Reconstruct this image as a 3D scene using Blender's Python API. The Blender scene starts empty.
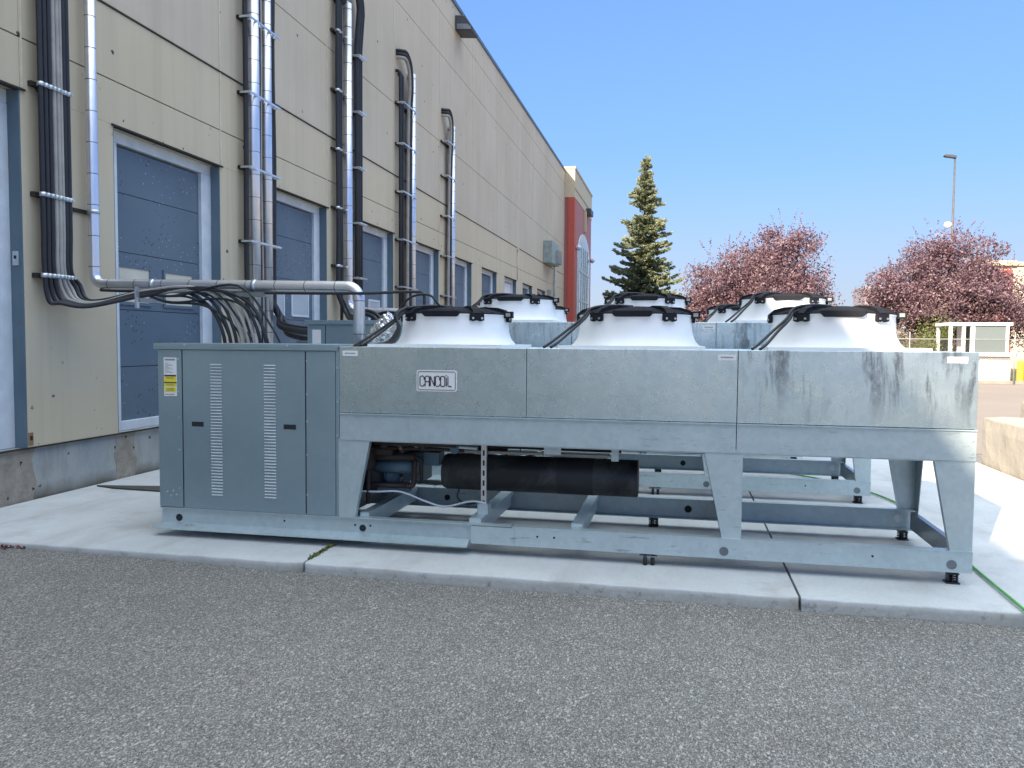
import bpy, math, random
from mathutils import Vector, Matrix
random.seed(7)
S = bpy.context.scene
COL = S.collection
R = math.radians

# ------------------------------------------------------------------ helpers
class MB:
    """collects shapes, builds ONE mesh object"""
    def __init__(s): s.v=[]; s.f=[]; s.sm=[]; s.mi=[]; s.m=0
    def face(s, ids, sm=False): s.f.append(ids); s.sm.append(sm); s.mi.append(s.m)
    def pts(s, L):
        n=len(s.v); s.v.extend([tuple(p) for p in L]); return n
    def box(s,x0,x1,y0,y1,z0,z1):
        n=s.pts([(x0,y0,z0),(x1,y0,z0),(x1,y1,z0),(x0,y1,z0),(x0,y0,z1),(x1,y0,z1),(x1,y1,z1),(x0,y1,z1)])
        for q in ((0,3,2,1),(4,5,6,7),(0,1,5,4),(1,2,6,5),(2,3,7,6),(3,0,4,7)): s.face([n+i for i in q])
        return s
    def prism(s, poly, axis, a, b):
        """poly in the other two axes (x:(y,z) y:(x,z) z:(x,y)), extruded a->b"""
        def mk(p,c): return {0:(c,p[0],p[1]),1:(p[0],c,p[1]),2:(p[0],p[1],c)}[axis]
        k=len(poly); area=sum(poly[i][0]*poly[(i+1)%k][1]-poly[(i+1)%k][0]*poly[i][1] for i in range(k))
        if (area<0)!=(axis==1): poly=poly[::-1]
        n=s.pts([mk(p,a) for p in poly]+[mk(p,b) for p in poly])
        lo=list(range(n,n+k)); hi=list(range(n+k,n+2*k))
        s.face(lo[::-1]); s.face(hi)
        for i in range(k): s.face([lo[i],lo[(i+1)%k],hi[(i+1)%k],hi[i]])
        return s
    def tube(s, P, r, n=8, cap=True, closed=False):
        P=[Vector(p) for p in P]; k=len(P)
        rr=r if isinstance(r,(list,tuple)) else [r]*k
        T=[]
        for i in range(k):
            a=P[i-1] if (i>0 or closed) else P[i]; b=P[(i+1)%k] if (i<k-1 or closed) else P[i]
            d=(b-a); T.append(d.normalized() if d.length>1e-9 else Vector((0,0,1)))
        up=Vector((0,0,1)) if abs(T[0].z)<.9 else Vector((1,0,0))
        u=(up-T[0]*up.dot(T[0])).normalized(); base=len(s.v)
        for i in range(k):
            u=u-T[i]*u.dot(T[i])
            if u.length<1e-6: u=Vector((1,0,0))-T[i]*T[i].x
            u.normalize(); w=T[i].cross(u)
            for j in range(n):
                a=2*math.pi*j/n; s.v.append(tuple(P[i]+(u*math.cos(a)+w*math.sin(a))*rr[i]))
        for i in range(k if closed else k-1):
            b0=base+i*n; b1=base+((i+1)%k)*n
            for j in range(n): s.face([b0+j,b0+(j+1)%n,b1+(j+1)%n,b1+j],True)
        if cap and not closed:
            s.face([base+j for j in range(n)][::-1]); s.face([base+(k-1)*n+j for j in range(n)])
        return s
    def lathe(s, prof, c, n=32, cap0=False, cap1=False, axis=2, a0=0, sm=True):
        c=Vector(c); base=len(s.v); k=len(prof)
        for r,h in prof:
            for j in range(n):
                a=a0+2*math.pi*j/n; x,y=r*math.cos(a),r*math.sin(a)
                p={2:(x,y,h),0:(h,x,y),1:(y,h,x)}[axis]; s.v.append(tuple(c+Vector(p)))
        for i in range(k-1):
            for j in range(n):
                q=[base+i*n+j,base+i*n+(j+1)%n,base+(i+1)*n+(j+1)%n,base+(i+1)*n+j]
                s.face(q,sm)
        if cap0: s.face([base+j for j in range(n)][::-1])
        if cap1: s.face([base+(k-1)*n+j for j in range(n)])
        return s
    def cyl(s,c,r,h,axis=2,n=20): return s.lathe([(r,0),(r,h)],c,n,True,True,axis)
    def bar(s,a,b,w,h,up=(0,0,1)):
        a=Vector(a);b=Vector(b);t=(b-a).normalized();u=Vector(up);sd=t.cross(u).normalized();u=sd.cross(t)
        L=[]
        for p in (a,b):
            for x,y in ((-1,-1),(1,-1),(1,1),(-1,1)): L.append(p+sd*(x*w/2)+u*(y*h/2))
        n=s.pts(L)
        for q in ((0,1,2,3),(7,6,5,4),(0,4,5,1),(1,5,6,2),(2,6,7,3),(3,7,4,0)): s.face([n+i for i in q][::-1])
        return s
    WHOLE={'louvre','fan_guard','crown','foliage','branches','trunk','wire_mesh','wall','weeds','stems','lettering','insulated_pipe','joint_backing','ground','concrete_pad','cable','tank_strap','building_mass','debris','pipe_bracket','cooling_fin','mullion','grass','foot','leg','warning_label','base_rail','lower_band','support_arm','globe_lamp'}
    def build(s, name, mats, parent=None, origin=None, bevel=0, smooth_angle=None):
        """one object; loose pieces that do not touch become objects of their own"""
        if name not in s.WHOLE and parent is not None and len(s.f)<6000:
            par=list(range(len(s.v)))
            def fd(a):
                while par[a]!=a: par[a]=par[par[a]]; a=par[a]
                return a
            for f in s.f:
                for i in f[1:]: par[fd(i)]=fd(f[0])
            comp={}
            for i,f in enumerate(s.f): comp.setdefault(fd(f[0]),[]).append(i)
            if len(comp)>1:
                bb=[]
                for k,fs in comp.items():
                    vs=[s.v[i] for f in fs for i in s.f[f]]
                    bb.append([min(v[a] for v in vs)-.006 for a in range(3)]+[max(v[a] for v in vs)+.006 for a in range(3)])
                ks=list(comp); g=list(range(len(ks)))
                def fg(a):
                    while g[a]!=a: a=g[a]
                    return a
                for i in range(len(ks)):
                    for j in range(i):
                        if all(bb[i][a]<=bb[j][a+3] and bb[j][a]<=bb[i][a+3] for a in range(3)): g[fg(i)]=fg(j)
                groups={}
                for i,k in enumerate(ks): groups.setdefault(fg(i),[]).extend(comp[k])
                if len(groups)>1:
                    out=None
                    for gk,fs in groups.items():
                        m=MB(); idx={}
                        for f in sorted(fs):
                            ids=[]
                            for i in s.f[f]:
                                if i not in idx: idx[i]=len(m.v); m.v.append(s.v[i])
                                ids.append(idx[i])
                            m.f.append(ids); m.sm.append(s.sm[f]); m.mi.append(s.mi[f])
                        o=m._build(name,mats,parent,origin,bevel)
                        if out is None or len(m.f)>out[0]: out=(len(m.f),o)
                    return out[1]
        return s._build(name,mats,parent,origin,bevel)
    def _build(s, name, mats, parent=None, origin=None, bevel=0):
        o0=Vector(origin) if origin is not None else (root_loc(parent) if parent else Vector((0,0,0)))
        me=bpy.data.meshes.new(name)
        me.from_pydata([(x-o0.x,y-o0.y,z-o0.z) for x,y,z in s.v],[],s.f)
        for m in (mats if isinstance(mats,(list,tuple)) else [mats]): me.materials.append(m)
        me.polygons.foreach_set('use_smooth',s.sm); me.polygons.foreach_set('material_index',s.mi)
        me.update()
        o=bpy.data.objects.new(name,me); COL.objects.link(o)
        if parent: o.parent=parent
        elif origin is not None: o.location=o0
        if bevel:
            b=o.modifiers.new('bevel','BEVEL'); b.width=bevel; b.segments=2; b.limit_method='ANGLE'; b.angle_limit=R(40)
        return o
def root_loc(o):
    p=Vector((0,0,0))
    while o: p+=o.location; o=o.parent
    return p
def tag(o,label=None,cat=None,group=None,kind=None):
    if label: o['label']=label
    if cat: o['category']=cat
    if group: o['group']=group
    if kind: o['kind']=kind
    return o
def thing(name,loc,label,cat,group=None):
    o=bpy.data.objects.new(name,None); o.empty_display_size=.2; COL.objects.link(o); o.location=loc
    return tag(o,label,cat,group)
def copy_tree(o,parent=None):
    c=o.copy(); COL.objects.link(c); c.parent=parent
    for ch in list(o.children): copy_tree(ch,c)
    return c
def spline(P,n=8):
    P=[Vector(p) for p in P]; out=[]
    Q=[P[0]*2-P[1]]+P+[P[-1]*2-P[-2]]
    for i in range(1,len(Q)-2):
        a,b,c,d=Q[i-1],Q[i],Q[i+1],Q[i+2]
        for k in range(n):
            t=k/n
            out.append(.5*((2*b)+(c-a)*t+(2*a-5*b+4*c-d)*t*t+(3*b-a-3*c+d)*t**3))
    out.append(P[-1]); return out
def arc(c,r,a0,a1,f,n=8):
    """f(cos,sin) -> vector offset"""
    return [Vector(c)+Vector(f(r*math.cos(a0+(a1-a0)*i/n),r*math.sin(a0+(a1-a0)*i/n))) for i in range(n+1)]

# ------------------------------------------------------------------ materials
class NT:
    def __init__(s,name):
        s.m=bpy.data.materials.new(name); s.m.use_nodes=True; s.t=s.m.node_tree
        s.b=s.t.nodes['Principled BSDF']; s.out=s.t.nodes['Material Output']
        s.co=s.n('ShaderNodeTexCoord').outputs['Object']
    def n(s,t,**kw):
        x=s.t.nodes.new(t)
        for k,v in kw.items(): setattr(x,k,v)
        return x
    def l(s,a,b): s.t.links.new(a,b)
    def setin(s,x,k,v):
        i=x.inputs[k]
        if hasattr(v,'node'): s.l(v,i)
        else: i.default_value=v
    def map(s,scale,rot=(0,0,0),loc=(0,0,0)):
        x=s.n('ShaderNodeMapping'); s.l(s.co,x.inputs[0]); x.inputs['Scale'].default_value=scale; x.inputs['Location'].default_value=loc; return x.outputs[0]
    def noise(s,scale,detail=4,rough=.55,vec=None,dist=0):
        x=s.n('ShaderNodeTexNoise'); s.l(vec or s.co,x.inputs['Vector'])
        x.inputs['Scale'].default_value=scale; x.inputs['Detail'].default_value=detail; x.inputs['Roughness'].default_value=rough; x.inputs['Distortion'].default_value=dist
        return x.outputs['Fac']
    def yz(s,loc=(0,0,0)):
        a=s.n('ShaderNodeSeparateXYZ'); s.l(s.co,a.inputs[0]); b=s.n('ShaderNodeCombineXYZ')
        s.l(s.math('ADD',a.outputs[1],loc[0]),b.inputs[0]); s.l(s.math('ADD',a.outputs[2],loc[1]),b.inputs[1]); return b.outputs[0]
    def spots(s,scale,size,loc=(0,0,0),jag=.3):
        x=s.n('ShaderNodeTexVoronoi'); x.voronoi_dimensions='2D'
        v=s.n('ShaderNodeVectorMath',operation='ADD'); nn=s.n('ShaderNodeTexNoise'); s.l(s.co,nn.inputs['Vector']); nn.inputs['Scale'].default_value=30
        sc=s.n('ShaderNodeVectorMath',operation='SCALE'); s.l(nn.outputs['Color'],sc.inputs[0]); sc.inputs['Scale'].default_value=jag/scale
        s.l(s.yz(loc),v.inputs[0]); s.l(sc.outputs[0],v.inputs[1]); s.l(v.outputs[0],x.inputs['Vector']); x.inputs['Scale'].default_value=scale
        return s.math('LESS_THAN',x.outputs['Distance'],size)
    def voro(s,scale,vec=None,out='Distance',feature='F1',rand=1):
        x=s.n('ShaderNodeTexVoronoi',feature=feature); s.l(vec or s.co,x.inputs['Vector']); x.inputs['Scale'].default_value=scale
        x.inputs['Randomness'].default_value=rand
        return x.outputs[out]
    def ramp(s,fac,*stops):
        x=s.n('ShaderNodeValToRGB'); s.l(fac,x.inputs[0]); e=x.color_ramp.elements
        e[1].position=stops[-1][0]; e[0].position=stops[0][0]
        for p,_ in stops[1:-1]: e.new(p)
        for i,(p,c) in enumerate(stops):
            e[i].color=(c,c,c,1) if not isinstance(c,tuple) else (*c,1)
        return x.outputs[0]
    def step(s,v,a,b):
        x=s.n('ShaderNodeMapRange',interpolation_type='SMOOTHSTEP'); s.l(v,x.inputs[0]); x.inputs[1].default_value=a; x.inputs[2].default_value=b; return x.outputs[0]
    def mix(s,fac,a,b,blend='MIX'):
        x=s.n('ShaderNodeMix',data_type='RGBA',blend_type=blend)
        for k,v in ((0,fac),(6,a),(7,b)):
            if hasattr(v,'node'): s.l(v,x.inputs[k])
            else: x.inputs[k].default_value=(*v,1) if isinstance(v,tuple) else v
        return x.outputs[2]
    def math(s,op,a,b=0.):
        x=s.n('ShaderNodeMath',operation=op)
        for k,v in ((0,a),(1,b)):
            if hasattr(v,'node'): s.l(v,x.inputs[k])
            else: x.inputs[k].default_value=v
        return x.outputs[0]
    def bump(s,h,strength=.3,dist=.01):
        x=s.n('ShaderNodeBump'); s.l(h,x.inputs['Height']); x.inputs['Strength'].default_value=strength; x.inputs['Distance'].default_value=dist
        s.l(x.outputs[0],s.b.inputs['Normal'])
    def fin(s,col,rough=.6,metal=0.,spec=None):
        if hasattr(col,'node'): s.l(col,s.b.inputs['Base Color'])
        else: s.b.inputs['Base Color'].default_value=(*col,1)
        s.setin(s.b,'Roughness',rough); s.setin(s.b,'Metallic',metal)
        if spec is not None: s.b.inputs['Specular IOR Level'].default_value=spec
        return s.m
def plain(name,col,rough=.6,metal=0.,var=.18,scale=6.,spec=None):
    t=NT(name); n=t.noise(scale,5)
    c=t.mix(t.ramp(n,(.3,0.),(.7,1.)),tuple(x*(1-var) for x in col),tuple(min(1,x*(1+var)) for x in col))
    return t.fin(c,rough,metal,spec)
M={}
# --- wall cladding
t=NT('tan_wall_paint')
c=t.mix(t.ramp(t.noise(.35,5,.6),(.3,0.),(.7,1.)),(.49,.42,.315),(.58,.505,.395))
c=t.mix(t.ramp(t.noise(1.,4,.6,t.map((1,2.2,.3))),(.45,0.),(.75,.35)),c,(.40,.35,.245))
zv=t.n('ShaderNodeSeparateXYZ'); t.l(t.co,zv.inputs[0])
# the panels below the ledge are an older, yellower paint; faint rain streaks above
c=t.mix(t.math('MULTIPLY',t.math('LESS_THAN',zv.outputs[2],5.09),.35),c,(.60,.50,.31))
c=t.mix(t.ramp(t.noise(1.,5,.6,t.map((1,5,.12))),(.52,0.),(.72,.28)),c,(.36,.30,.22))
c=t.mix(t.math('MULTIPLY',t.spots(.8,.018,jag=.04),t.ramp(t.noise(.9,2),(.44,0.),(.48,1.))),c,(.06,.045,.03))
# dings and rust marks gather around the openings and at the foot of the wall
sv=t.n('ShaderNodeSeparateXYZ'); t.l(t.co,sv.inputs[0])
low=t.ramp(t.math('MULTIPLY',sv.outputs[2],.1),(.10,1.),(.16,.0)); hd=t.ramp(t.math('ABSOLUTE',t.math('SUBTRACT',sv.outputs[2],4.0)),(.10,1.),(.30,0.))
near=t.math('MAXIMUM',low,hd)
c=t.mix(t.math('MULTIPLY',t.math('MULTIPLY',t.spots(3.2,.052,(3,7),.22),t.ramp(t.noise(1.7,3),(.50,0.),(.54,1.))),near),c,(.10,.06,.035))
c=t.mix(t.math('MULTIPLY',t.math('MULTIPLY',t.ramp(t.noise(14,5,.7),(.60,0.),(.68,1.)),t.ramp(t.noise(1.4,2),(.52,0.),(.62,1.))),low),c,(.30,.14,.08))
t.bump(t.noise(40,3),.08,.004)
M['wall']=t.fin(c,.7)
M['seam']=plain('dark_joint',(.03,.026,.02),.9)
M['caulk']=plain('joint_sealant',(.62,.55,.43),.7)
# --- foundation
t=NT('stained_foundation_concrete')
n1=t.noise(1.3,6,.65,t.map((1,1,.5)))
c=t.mix(t.ramp(n1,(.40,0.),(.56,1.)),(.27,.31,.33),(.36,.37,.36))
c=t.mix(t.ramp(t.noise(5,6,.7,t.map((1,1,.25))),(.5,0.),(.75,.7)),c,(.20,.20,.18))
c=t.mix(t.spots(1.8,.025,jag=.1),c,(.06,.05,.045))
sepxyz=t.n('ShaderNodeSeparateXYZ'); t.l(t.co,sepxyz.inputs[0])
zz=t.math('ADD',sepxyz.outputs[2],t.math('MULTIPLY',t.noise(3.5,4),.22))
c=t.mix(t.ramp(zz,(.17,1.),(.33,0.)),c,(.13,.115,.09))  # darker towards the bottom
t.bump(t.noise(14,6,.7),.5,.02)
M['found']=t.fin(c,.9)
# --- doors
t=NT('blue_grey_door_paint')
c=t.mix(t.ramp(t.noise(1.2,5),(.3,0.),(.7,1.)),(.083,.124,.168),(.115,.160,.203))
c=t.mix(t.math('MULTIPLY',t.spots(11,.12,jag=.25),t.ramp(t.noise(2.2,3),(.5,0.),(.55,1.))),c,(.03,.045,.07))
c=t.mix(t.math('MULTIPLY',t.spots(8,.06,(4,2),.2),t.ramp(t.noise(1.7,3),(.5,0.),(.55,1.))),c,(.35,.4,.45))
t.bump(t.noise(3,4),.15,.02)
M['door']=t.fin(c,.5)
M['frame']=plain('white_door_trim',(.62,.66,.70),.5,var=.1)
t=NT('steel_jamb_paint')
c=t.mix(t.ramp(t.noise(1.5,5),(.3,0.),(.7,1.)),(.085,.135,.175),(.13,.185,.22))
c=t.mix(t.ramp(t.noise(6,5,.7,t.map((1,1,.4))),(.63,0.),(.7,1.)),c,(.23,.10,.06))
M['jamb']=t.fin(c,.55)
M['pane']=plain('cream_reflection_pane',(.58,.54,.44),.3,var=.12,scale=2)  # cream interior reflection put into the pane colour
M['pane_grey']=plain('pale_window_film',(.42,.47,.52),.25,var=.12,scale=2)
# --- galvanised steel
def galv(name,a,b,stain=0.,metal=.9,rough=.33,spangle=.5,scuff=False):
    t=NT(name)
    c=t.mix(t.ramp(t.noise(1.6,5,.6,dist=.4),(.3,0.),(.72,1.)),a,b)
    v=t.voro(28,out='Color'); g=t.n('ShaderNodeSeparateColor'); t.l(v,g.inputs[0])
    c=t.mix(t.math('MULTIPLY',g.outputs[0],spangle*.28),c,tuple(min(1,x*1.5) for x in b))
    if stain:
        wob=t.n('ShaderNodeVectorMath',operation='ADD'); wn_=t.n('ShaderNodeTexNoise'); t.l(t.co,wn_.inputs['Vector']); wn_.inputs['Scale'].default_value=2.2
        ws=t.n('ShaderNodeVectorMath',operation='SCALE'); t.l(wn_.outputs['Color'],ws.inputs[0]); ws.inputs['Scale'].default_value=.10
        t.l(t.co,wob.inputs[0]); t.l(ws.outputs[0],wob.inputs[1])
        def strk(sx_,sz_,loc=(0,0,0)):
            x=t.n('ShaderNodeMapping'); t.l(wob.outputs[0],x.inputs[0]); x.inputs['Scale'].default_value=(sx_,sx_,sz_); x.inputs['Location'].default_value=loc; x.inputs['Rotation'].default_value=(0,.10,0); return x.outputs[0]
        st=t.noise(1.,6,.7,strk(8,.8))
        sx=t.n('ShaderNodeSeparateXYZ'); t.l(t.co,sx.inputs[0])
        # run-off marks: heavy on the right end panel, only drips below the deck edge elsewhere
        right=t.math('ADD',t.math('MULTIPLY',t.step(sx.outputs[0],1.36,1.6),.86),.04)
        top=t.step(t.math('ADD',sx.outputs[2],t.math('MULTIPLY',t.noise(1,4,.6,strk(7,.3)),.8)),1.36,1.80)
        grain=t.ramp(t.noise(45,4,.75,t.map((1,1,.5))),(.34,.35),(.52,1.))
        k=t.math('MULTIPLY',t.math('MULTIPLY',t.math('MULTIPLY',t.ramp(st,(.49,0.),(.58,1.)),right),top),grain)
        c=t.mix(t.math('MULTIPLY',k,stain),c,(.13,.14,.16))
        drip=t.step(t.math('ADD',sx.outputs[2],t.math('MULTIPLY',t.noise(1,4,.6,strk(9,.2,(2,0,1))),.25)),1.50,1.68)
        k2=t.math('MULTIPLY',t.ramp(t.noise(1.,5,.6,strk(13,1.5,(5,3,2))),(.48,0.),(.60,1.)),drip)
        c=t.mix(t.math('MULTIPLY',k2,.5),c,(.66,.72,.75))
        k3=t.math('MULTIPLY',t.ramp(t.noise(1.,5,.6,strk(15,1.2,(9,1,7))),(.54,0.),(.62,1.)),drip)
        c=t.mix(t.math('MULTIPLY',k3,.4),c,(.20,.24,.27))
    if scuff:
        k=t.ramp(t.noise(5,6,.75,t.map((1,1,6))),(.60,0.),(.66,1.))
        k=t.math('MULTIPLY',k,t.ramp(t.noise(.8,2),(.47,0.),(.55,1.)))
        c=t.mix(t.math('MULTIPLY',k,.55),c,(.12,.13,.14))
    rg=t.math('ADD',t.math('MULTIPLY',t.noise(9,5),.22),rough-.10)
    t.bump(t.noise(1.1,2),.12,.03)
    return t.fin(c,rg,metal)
M['galv']=galv('galvanised_panel',(.48,.595,.635),(.60,.705,.745),stain=.85,metal=.94,rough=.27)
M['galv2']=galv('galvanised_frame',(.415,.505,.535),(.515,.605,.63),scuff=True,metal=.55,rough=.42)
M['galvcab']=galv('galvanised_cabinet',(.31,.425,.50),(.37,.49,.56),spangle=.15,metal=.8,rough=.36)
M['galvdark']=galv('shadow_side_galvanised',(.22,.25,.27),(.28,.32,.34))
M['louv']=plain('bright_louvre_edge',(.52,.57,.60),.4,.3)
M['hole']=plain('dark_knockout',(.015,.018,.024),.8)
M['footm']=plain('dark_spring_steel',(.035,.038,.042),.5,.4)
M['plug']=plain('grey_plug',(.16,.18,.2),.5,.4)
M['screw']=plain('zinc_screw',(.6,.63,.65),.35,.8)
M['black']=plain('black_rubber',(.017,.018,.023),.55)
M['blackp']=plain('black_plastic',(.012,.013,.018),.7,spec=.2)
M['tank']=None
t=NT('black_foam_wrap')
c=t.mix(t.ramp(t.noise(2.2,6,.7,dist=.6),(.42,0.),(.68,1.)),(.010,.011,.014),(.075,.08,.07))
t.bump(t.noise(16,4),.3,.01)
M['tank']=t.fin(c,.5)
M['coil']=plain('dark_coil_fins',(.03,.035,.045),.5,.3)
M['motor']=plain('blue_grey_compressor_paint',(.09,.15,.19),.45)
M['brown']=plain('dark_brown_casting',(.03,.02,.016),.6)
M['copper']=plain('dull_copper',(.30,.15,.09),.4,.8)
t=NT('aluminium_jacket')
c=t.mix(t.noise(5,4),(.62,.62,.66),(.80,.79,.80))
t.bump(t.noise(10,3),.15,.01)
M['silver']=t.fin(c,.33,.85)
t=NT('crumpled_foil'); t.bump(t.voro(24),.9,.03); M['foil']=t.fin((.8,.8,.82),.22,.9)
M['greyline']=plain('grey_beige_hose',(.34,.32,.29),.55)
M['frp']=plain('white_fibreglass',(.80,.81,.82),.38,var=.04,scale=3)
M['white']=plain('white_paint',(.78,.78,.77),.5,var=.05)
M['ink']=plain('dark_print',(.05,.035,.05),.5)
M['greyink']=plain('grey_print',(.30,.31,.34),.5)
M['yellow_label']=plain('yellow_label',(.78,.66,.06),.45,var=.06)
M['yellow']=plain('yellow_bollard_paint',(.75,.47,.03),.5,var=.08)
# --- ground
t=NT('old_asphalt')
av=t.map((1,.6,1))
def vcol(sc):
    g=t.n('ShaderNodeSeparateColor'); t.l(t.voro(sc,av,'Color'),g.inputs[0]); return g
s1=vcol(280); s2=vcol(185); s3=vcol(115)
c=t.ramp(s1.outputs[0],(0.,(.095,.090,.082)),(.55,(.178,.170,.155)),(.85,(.25,.238,.218)),(1.,(.36,.345,.32)))
c=t.mix(t.math('MULTIPLY',t.math('GREATER_THAN',s2.outputs[1],.82),.62),c,(.44,.415,.39))
c=t.mix(t.math('MULTIPLY',t.math('LESS_THAN',s2.outputs[0],.20),.65),c,(.055,.05,.046))
c=t.mix(t.math('MULTIPLY',t.math('GREATER_THAN',s3.outputs[2],.97),.6),c,(.54,.52,.485))
c=t.mix(t.math('MULTIPLY',t.math('LESS_THAN',s3.outputs[1],.03),.5),c,(.16,.105,.075))
c=t.mix(1.,c,t.ramp(t.noise(.35,4,.5),(.3,.90),(.7,1.12)),'MULTIPLY')
c=t.mix(1.,c,t.ramp(t.noise(3,6,.65),(.3,.93),(.7,1.07)),'MULTIPLY')
t.bump(t.math('ADD',t.voro(185,av),t.math('MULTIPLY',t.voro(280,av),.6)),.6,.008)
M['asphalt']=t.fin(c,.85)
t=NT('pad_concrete')
c=t.mix(t.ramp(t.noise(1.1,7,.65),(.3,0.),(.7,1.)),(.46,.47,.475),(.58,.59,.59))
c=t.mix(t.ramp(t.noise(.9,6,.6,t.map((2.6,.8,1))),(.52,0.),(.72,.45)),c,(.30,.29,.27))
c=t.mix(t.math('MULTIPLY',t.ramp(t.noise(55,4,.7),(.45,0.),(.75,1.)),.25),c,(.27,.265,.25))
sepxyz=t.n('ShaderNodeSeparateXYZ'); t.l(t.co,sepxyz.inputs[0])
zz=t.math('ADD',sepxyz.outputs[2],t.math('MULTIPLY',t.noise(6,5,.7),.05))
face=t.ramp(zz,(.065,1.),(.10,0.))
c=t.mix(t.math('MULTIPLY',face,.7),c,(.26,.26,.24))  # darker below the top edge of the slab
c=t.mix(t.math('MULTIPLY',face,t.ramp(t.noise(22,5,.75),(.5,0.),(.62,.7))),c,(.40,.40,.38))
c=t.mix(t.math('MULTIPLY',face,t.ramp(t.noise(13,5,.75,t.map((1,1,1),loc=(7,1,2))),(.56,0.),(.66,.7))),c,(.13,.125,.11))
ov=t.n('ShaderNodeVectorMath',operation='DISTANCE'); om=t.n('ShaderNodeMapping'); t.l(t.co,om.inputs[0]); om.inputs['Scale'].default_value=(.55,1.25,0); t.l(om.outputs[0],ov.inputs[0]); ov.inputs[1].default_value=(-1.95*.55,6.35*1.25,0)
oil=t.ramp(t.math('ADD',ov.outputs['Value'],t.math('MULTIPLY',t.noise(4,5,.6),.5)),(.50,1.),(.62,0.))
c=t.mix(t.math('MULTIPLY',oil,.85),c,(.045,.045,.042))
c=t.mix(t.ramp(t.noise(2.3,6,.7,t.map((1,1,1),loc=(4,8,0))),(.56,0.),(.70,.38)),c,(.30,.285,.25))
t.bump(t.noise(60,5,.7),.25,.006)
M['pad']=t.fin(c,.85)
t=NT('weathered_concrete_block')
c=t.mix(t.ramp(t.noise(2.2,6,.65),(.3,0.),(.7,1.)),(.33,.30,.255),(.42,.385,.33))
t.bump(t.noise(12,6,.7),.6,.02); M['block']=t.fin(c,.9)
M['strip']=plain('plain_dark_strip',(.06,.058,.055),.8)
M['red']=plain('red_cladding',(.47,.085,.055),.6,var=.08)
M['redpale']=plain('pinkish_red_cladding',(.42,.14,.13),.6,var=.08)  # paler, pinker red than the pilaster
M['cap']=plain('beige_parapet',(.55,.46,.32),.65,var=.08)
M['flash']=plain('blue_grey_flashing',(.10,.15,.19),.5,.2)
M['elbox']=plain('green_grey_cabinet',(.27,.33,.31),.5)
M['pole']=plain('grey_pole',(.33,.34,.33),.5,.4)
M['darkpole']=plain('weathered_grey_pole',(.11,.11,.11),.6,.3)
M['lampbody']=plain('bronze_lamp_housing',(.055,.06,.07),.5)
M['lens']=plain('frosted_lamp_lens',(.22,.24,.26),.25)
t=NT('tinted_glass'); M['glass']=t.fin((.10,.17,.18),.08,.0,.8)
t=NT('booth_glass'); M['bglass']=t.fin((.15,.185,.19),.12,0.,.6)
M['green']=plain('green_hose',(.10,.36,.07),.4)
M['bark']=plain('bark',(.09,.07,.055),.9)
M['pbark']=plain('purple_bark',(.11,.07,.065),.9)
def leafmat(name,a,b,c3,tr=.25):
    t=NT(name); g=t.n('ShaderNodeNewGeometry'); v=g.outputs['Random Per Island']
    c=t.ramp(v,(0.,a),(.5,b),(1.,c3)); t.fin(c,.6)
    d=t.n('ShaderNodeBsdfTranslucent'); t.l(c,d.inputs[0]); mx=t.n('ShaderNodeMixShader'); mx.inputs[0].default_value=tr
    t.l(t.b.outputs[0],mx.inputs[1]); t.l(d.outputs[0],mx.inputs[2]); t.l(mx.outputs[0],t.out.inputs[0]); return t.m
M['needle']=leafmat('spruce_needles',(.115,.17,.13),(.25,.30,.185),(.43,.41,.23),.28)
M['purple']=leafmat('purple_leaves',(.095,.048,.068),(.17,.095,.118),(.32,.23,.255),.25)
M['bush']=leafmat('bush_leaves',(.06,.09,.03),(.14,.17,.05),(.26,.26,.09),.3)
t=NT('dry_grass'); c=t.mix(t.noise(3,6,.7),(.07,.09,.03),(.20,.20,.08)); t.bump(t.noise(40,4),.8,.05); M['grass']=t.fin(c,.9)
M['pinkwall']=plain('haze_tinted_wall',(.27,.25,.27),.8,var=.05,scale=.3)  # distance haze put into the wall colour
M['palewall']=plain('pale_beige_wall',(.50,.44,.36),.8,var=.06,scale=.4)
M['cable']=M['black']

# ------------------------------------------------------------------ ground
def smooth(t): t=max(0,min(1,t)); return t*t*(3-2*t)
def ground():
    xs=[-900,-200,-60,-20,-12]+[-9+.75*i for i in range(27)]+[14,20,40,100,300,900]
    ys=[-900,-200,-60,-20,-10,-5]+[-3+.5*i for i in range(17)]+[5.5,6,8,12,20,40,60,100,300,1500]
    mb=MB()
    for y in ys:
        for x in xs:
            z=.042*smooth((-1-x)/4)*(1 if -30<y<30 else 0); 
            if abs(x)<15 and -3<=y<=4.9: z+=.006*math.sin(x*1.3+y)*math.sin(y*1.7)
            mb.v.append((x,y,z))
    nx=len(xs)
    for j in range(len(ys)-1):
        for i in range(nx-1): mb.face([j*nx+i,j*nx+i+1,(j+1)*nx+i+1,(j+1)*nx+i],True)
    tag(mb.build('ground',M['asphalt']),kind='structure')
ground()
t=NT('tan_lot_asphalt')  # tan asphalt, warmer in tone than the near ground
c=t.mix(t.ramp(t.noise(.3,6,.6),(.3,0.),(.7,1.)),(.24,.195,.16),(.29,.24,.20))
c=t.mix(t.math('MULTIPLY',t.ramp(t.noise(60,4,.7),(.4,0.),(.7,1.)),.4),c,(.14,.11,.09)); t.bump(t.noise(60,4,.7),.4,.008); M['lot']=t.fin(c,.9)
mb=MB(); n=mb.pts([(3.9,12.9,.004),(70,12.9,.004),(70,38.2,.004),(-5.2,38.2,.004),(-5.2,13.9,.004),(3.9,13.9,.004)]); mb.face([n+i for i in range(6)])
tag(mb.build('parking_lot',M['lot']),kind='structure')
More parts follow.
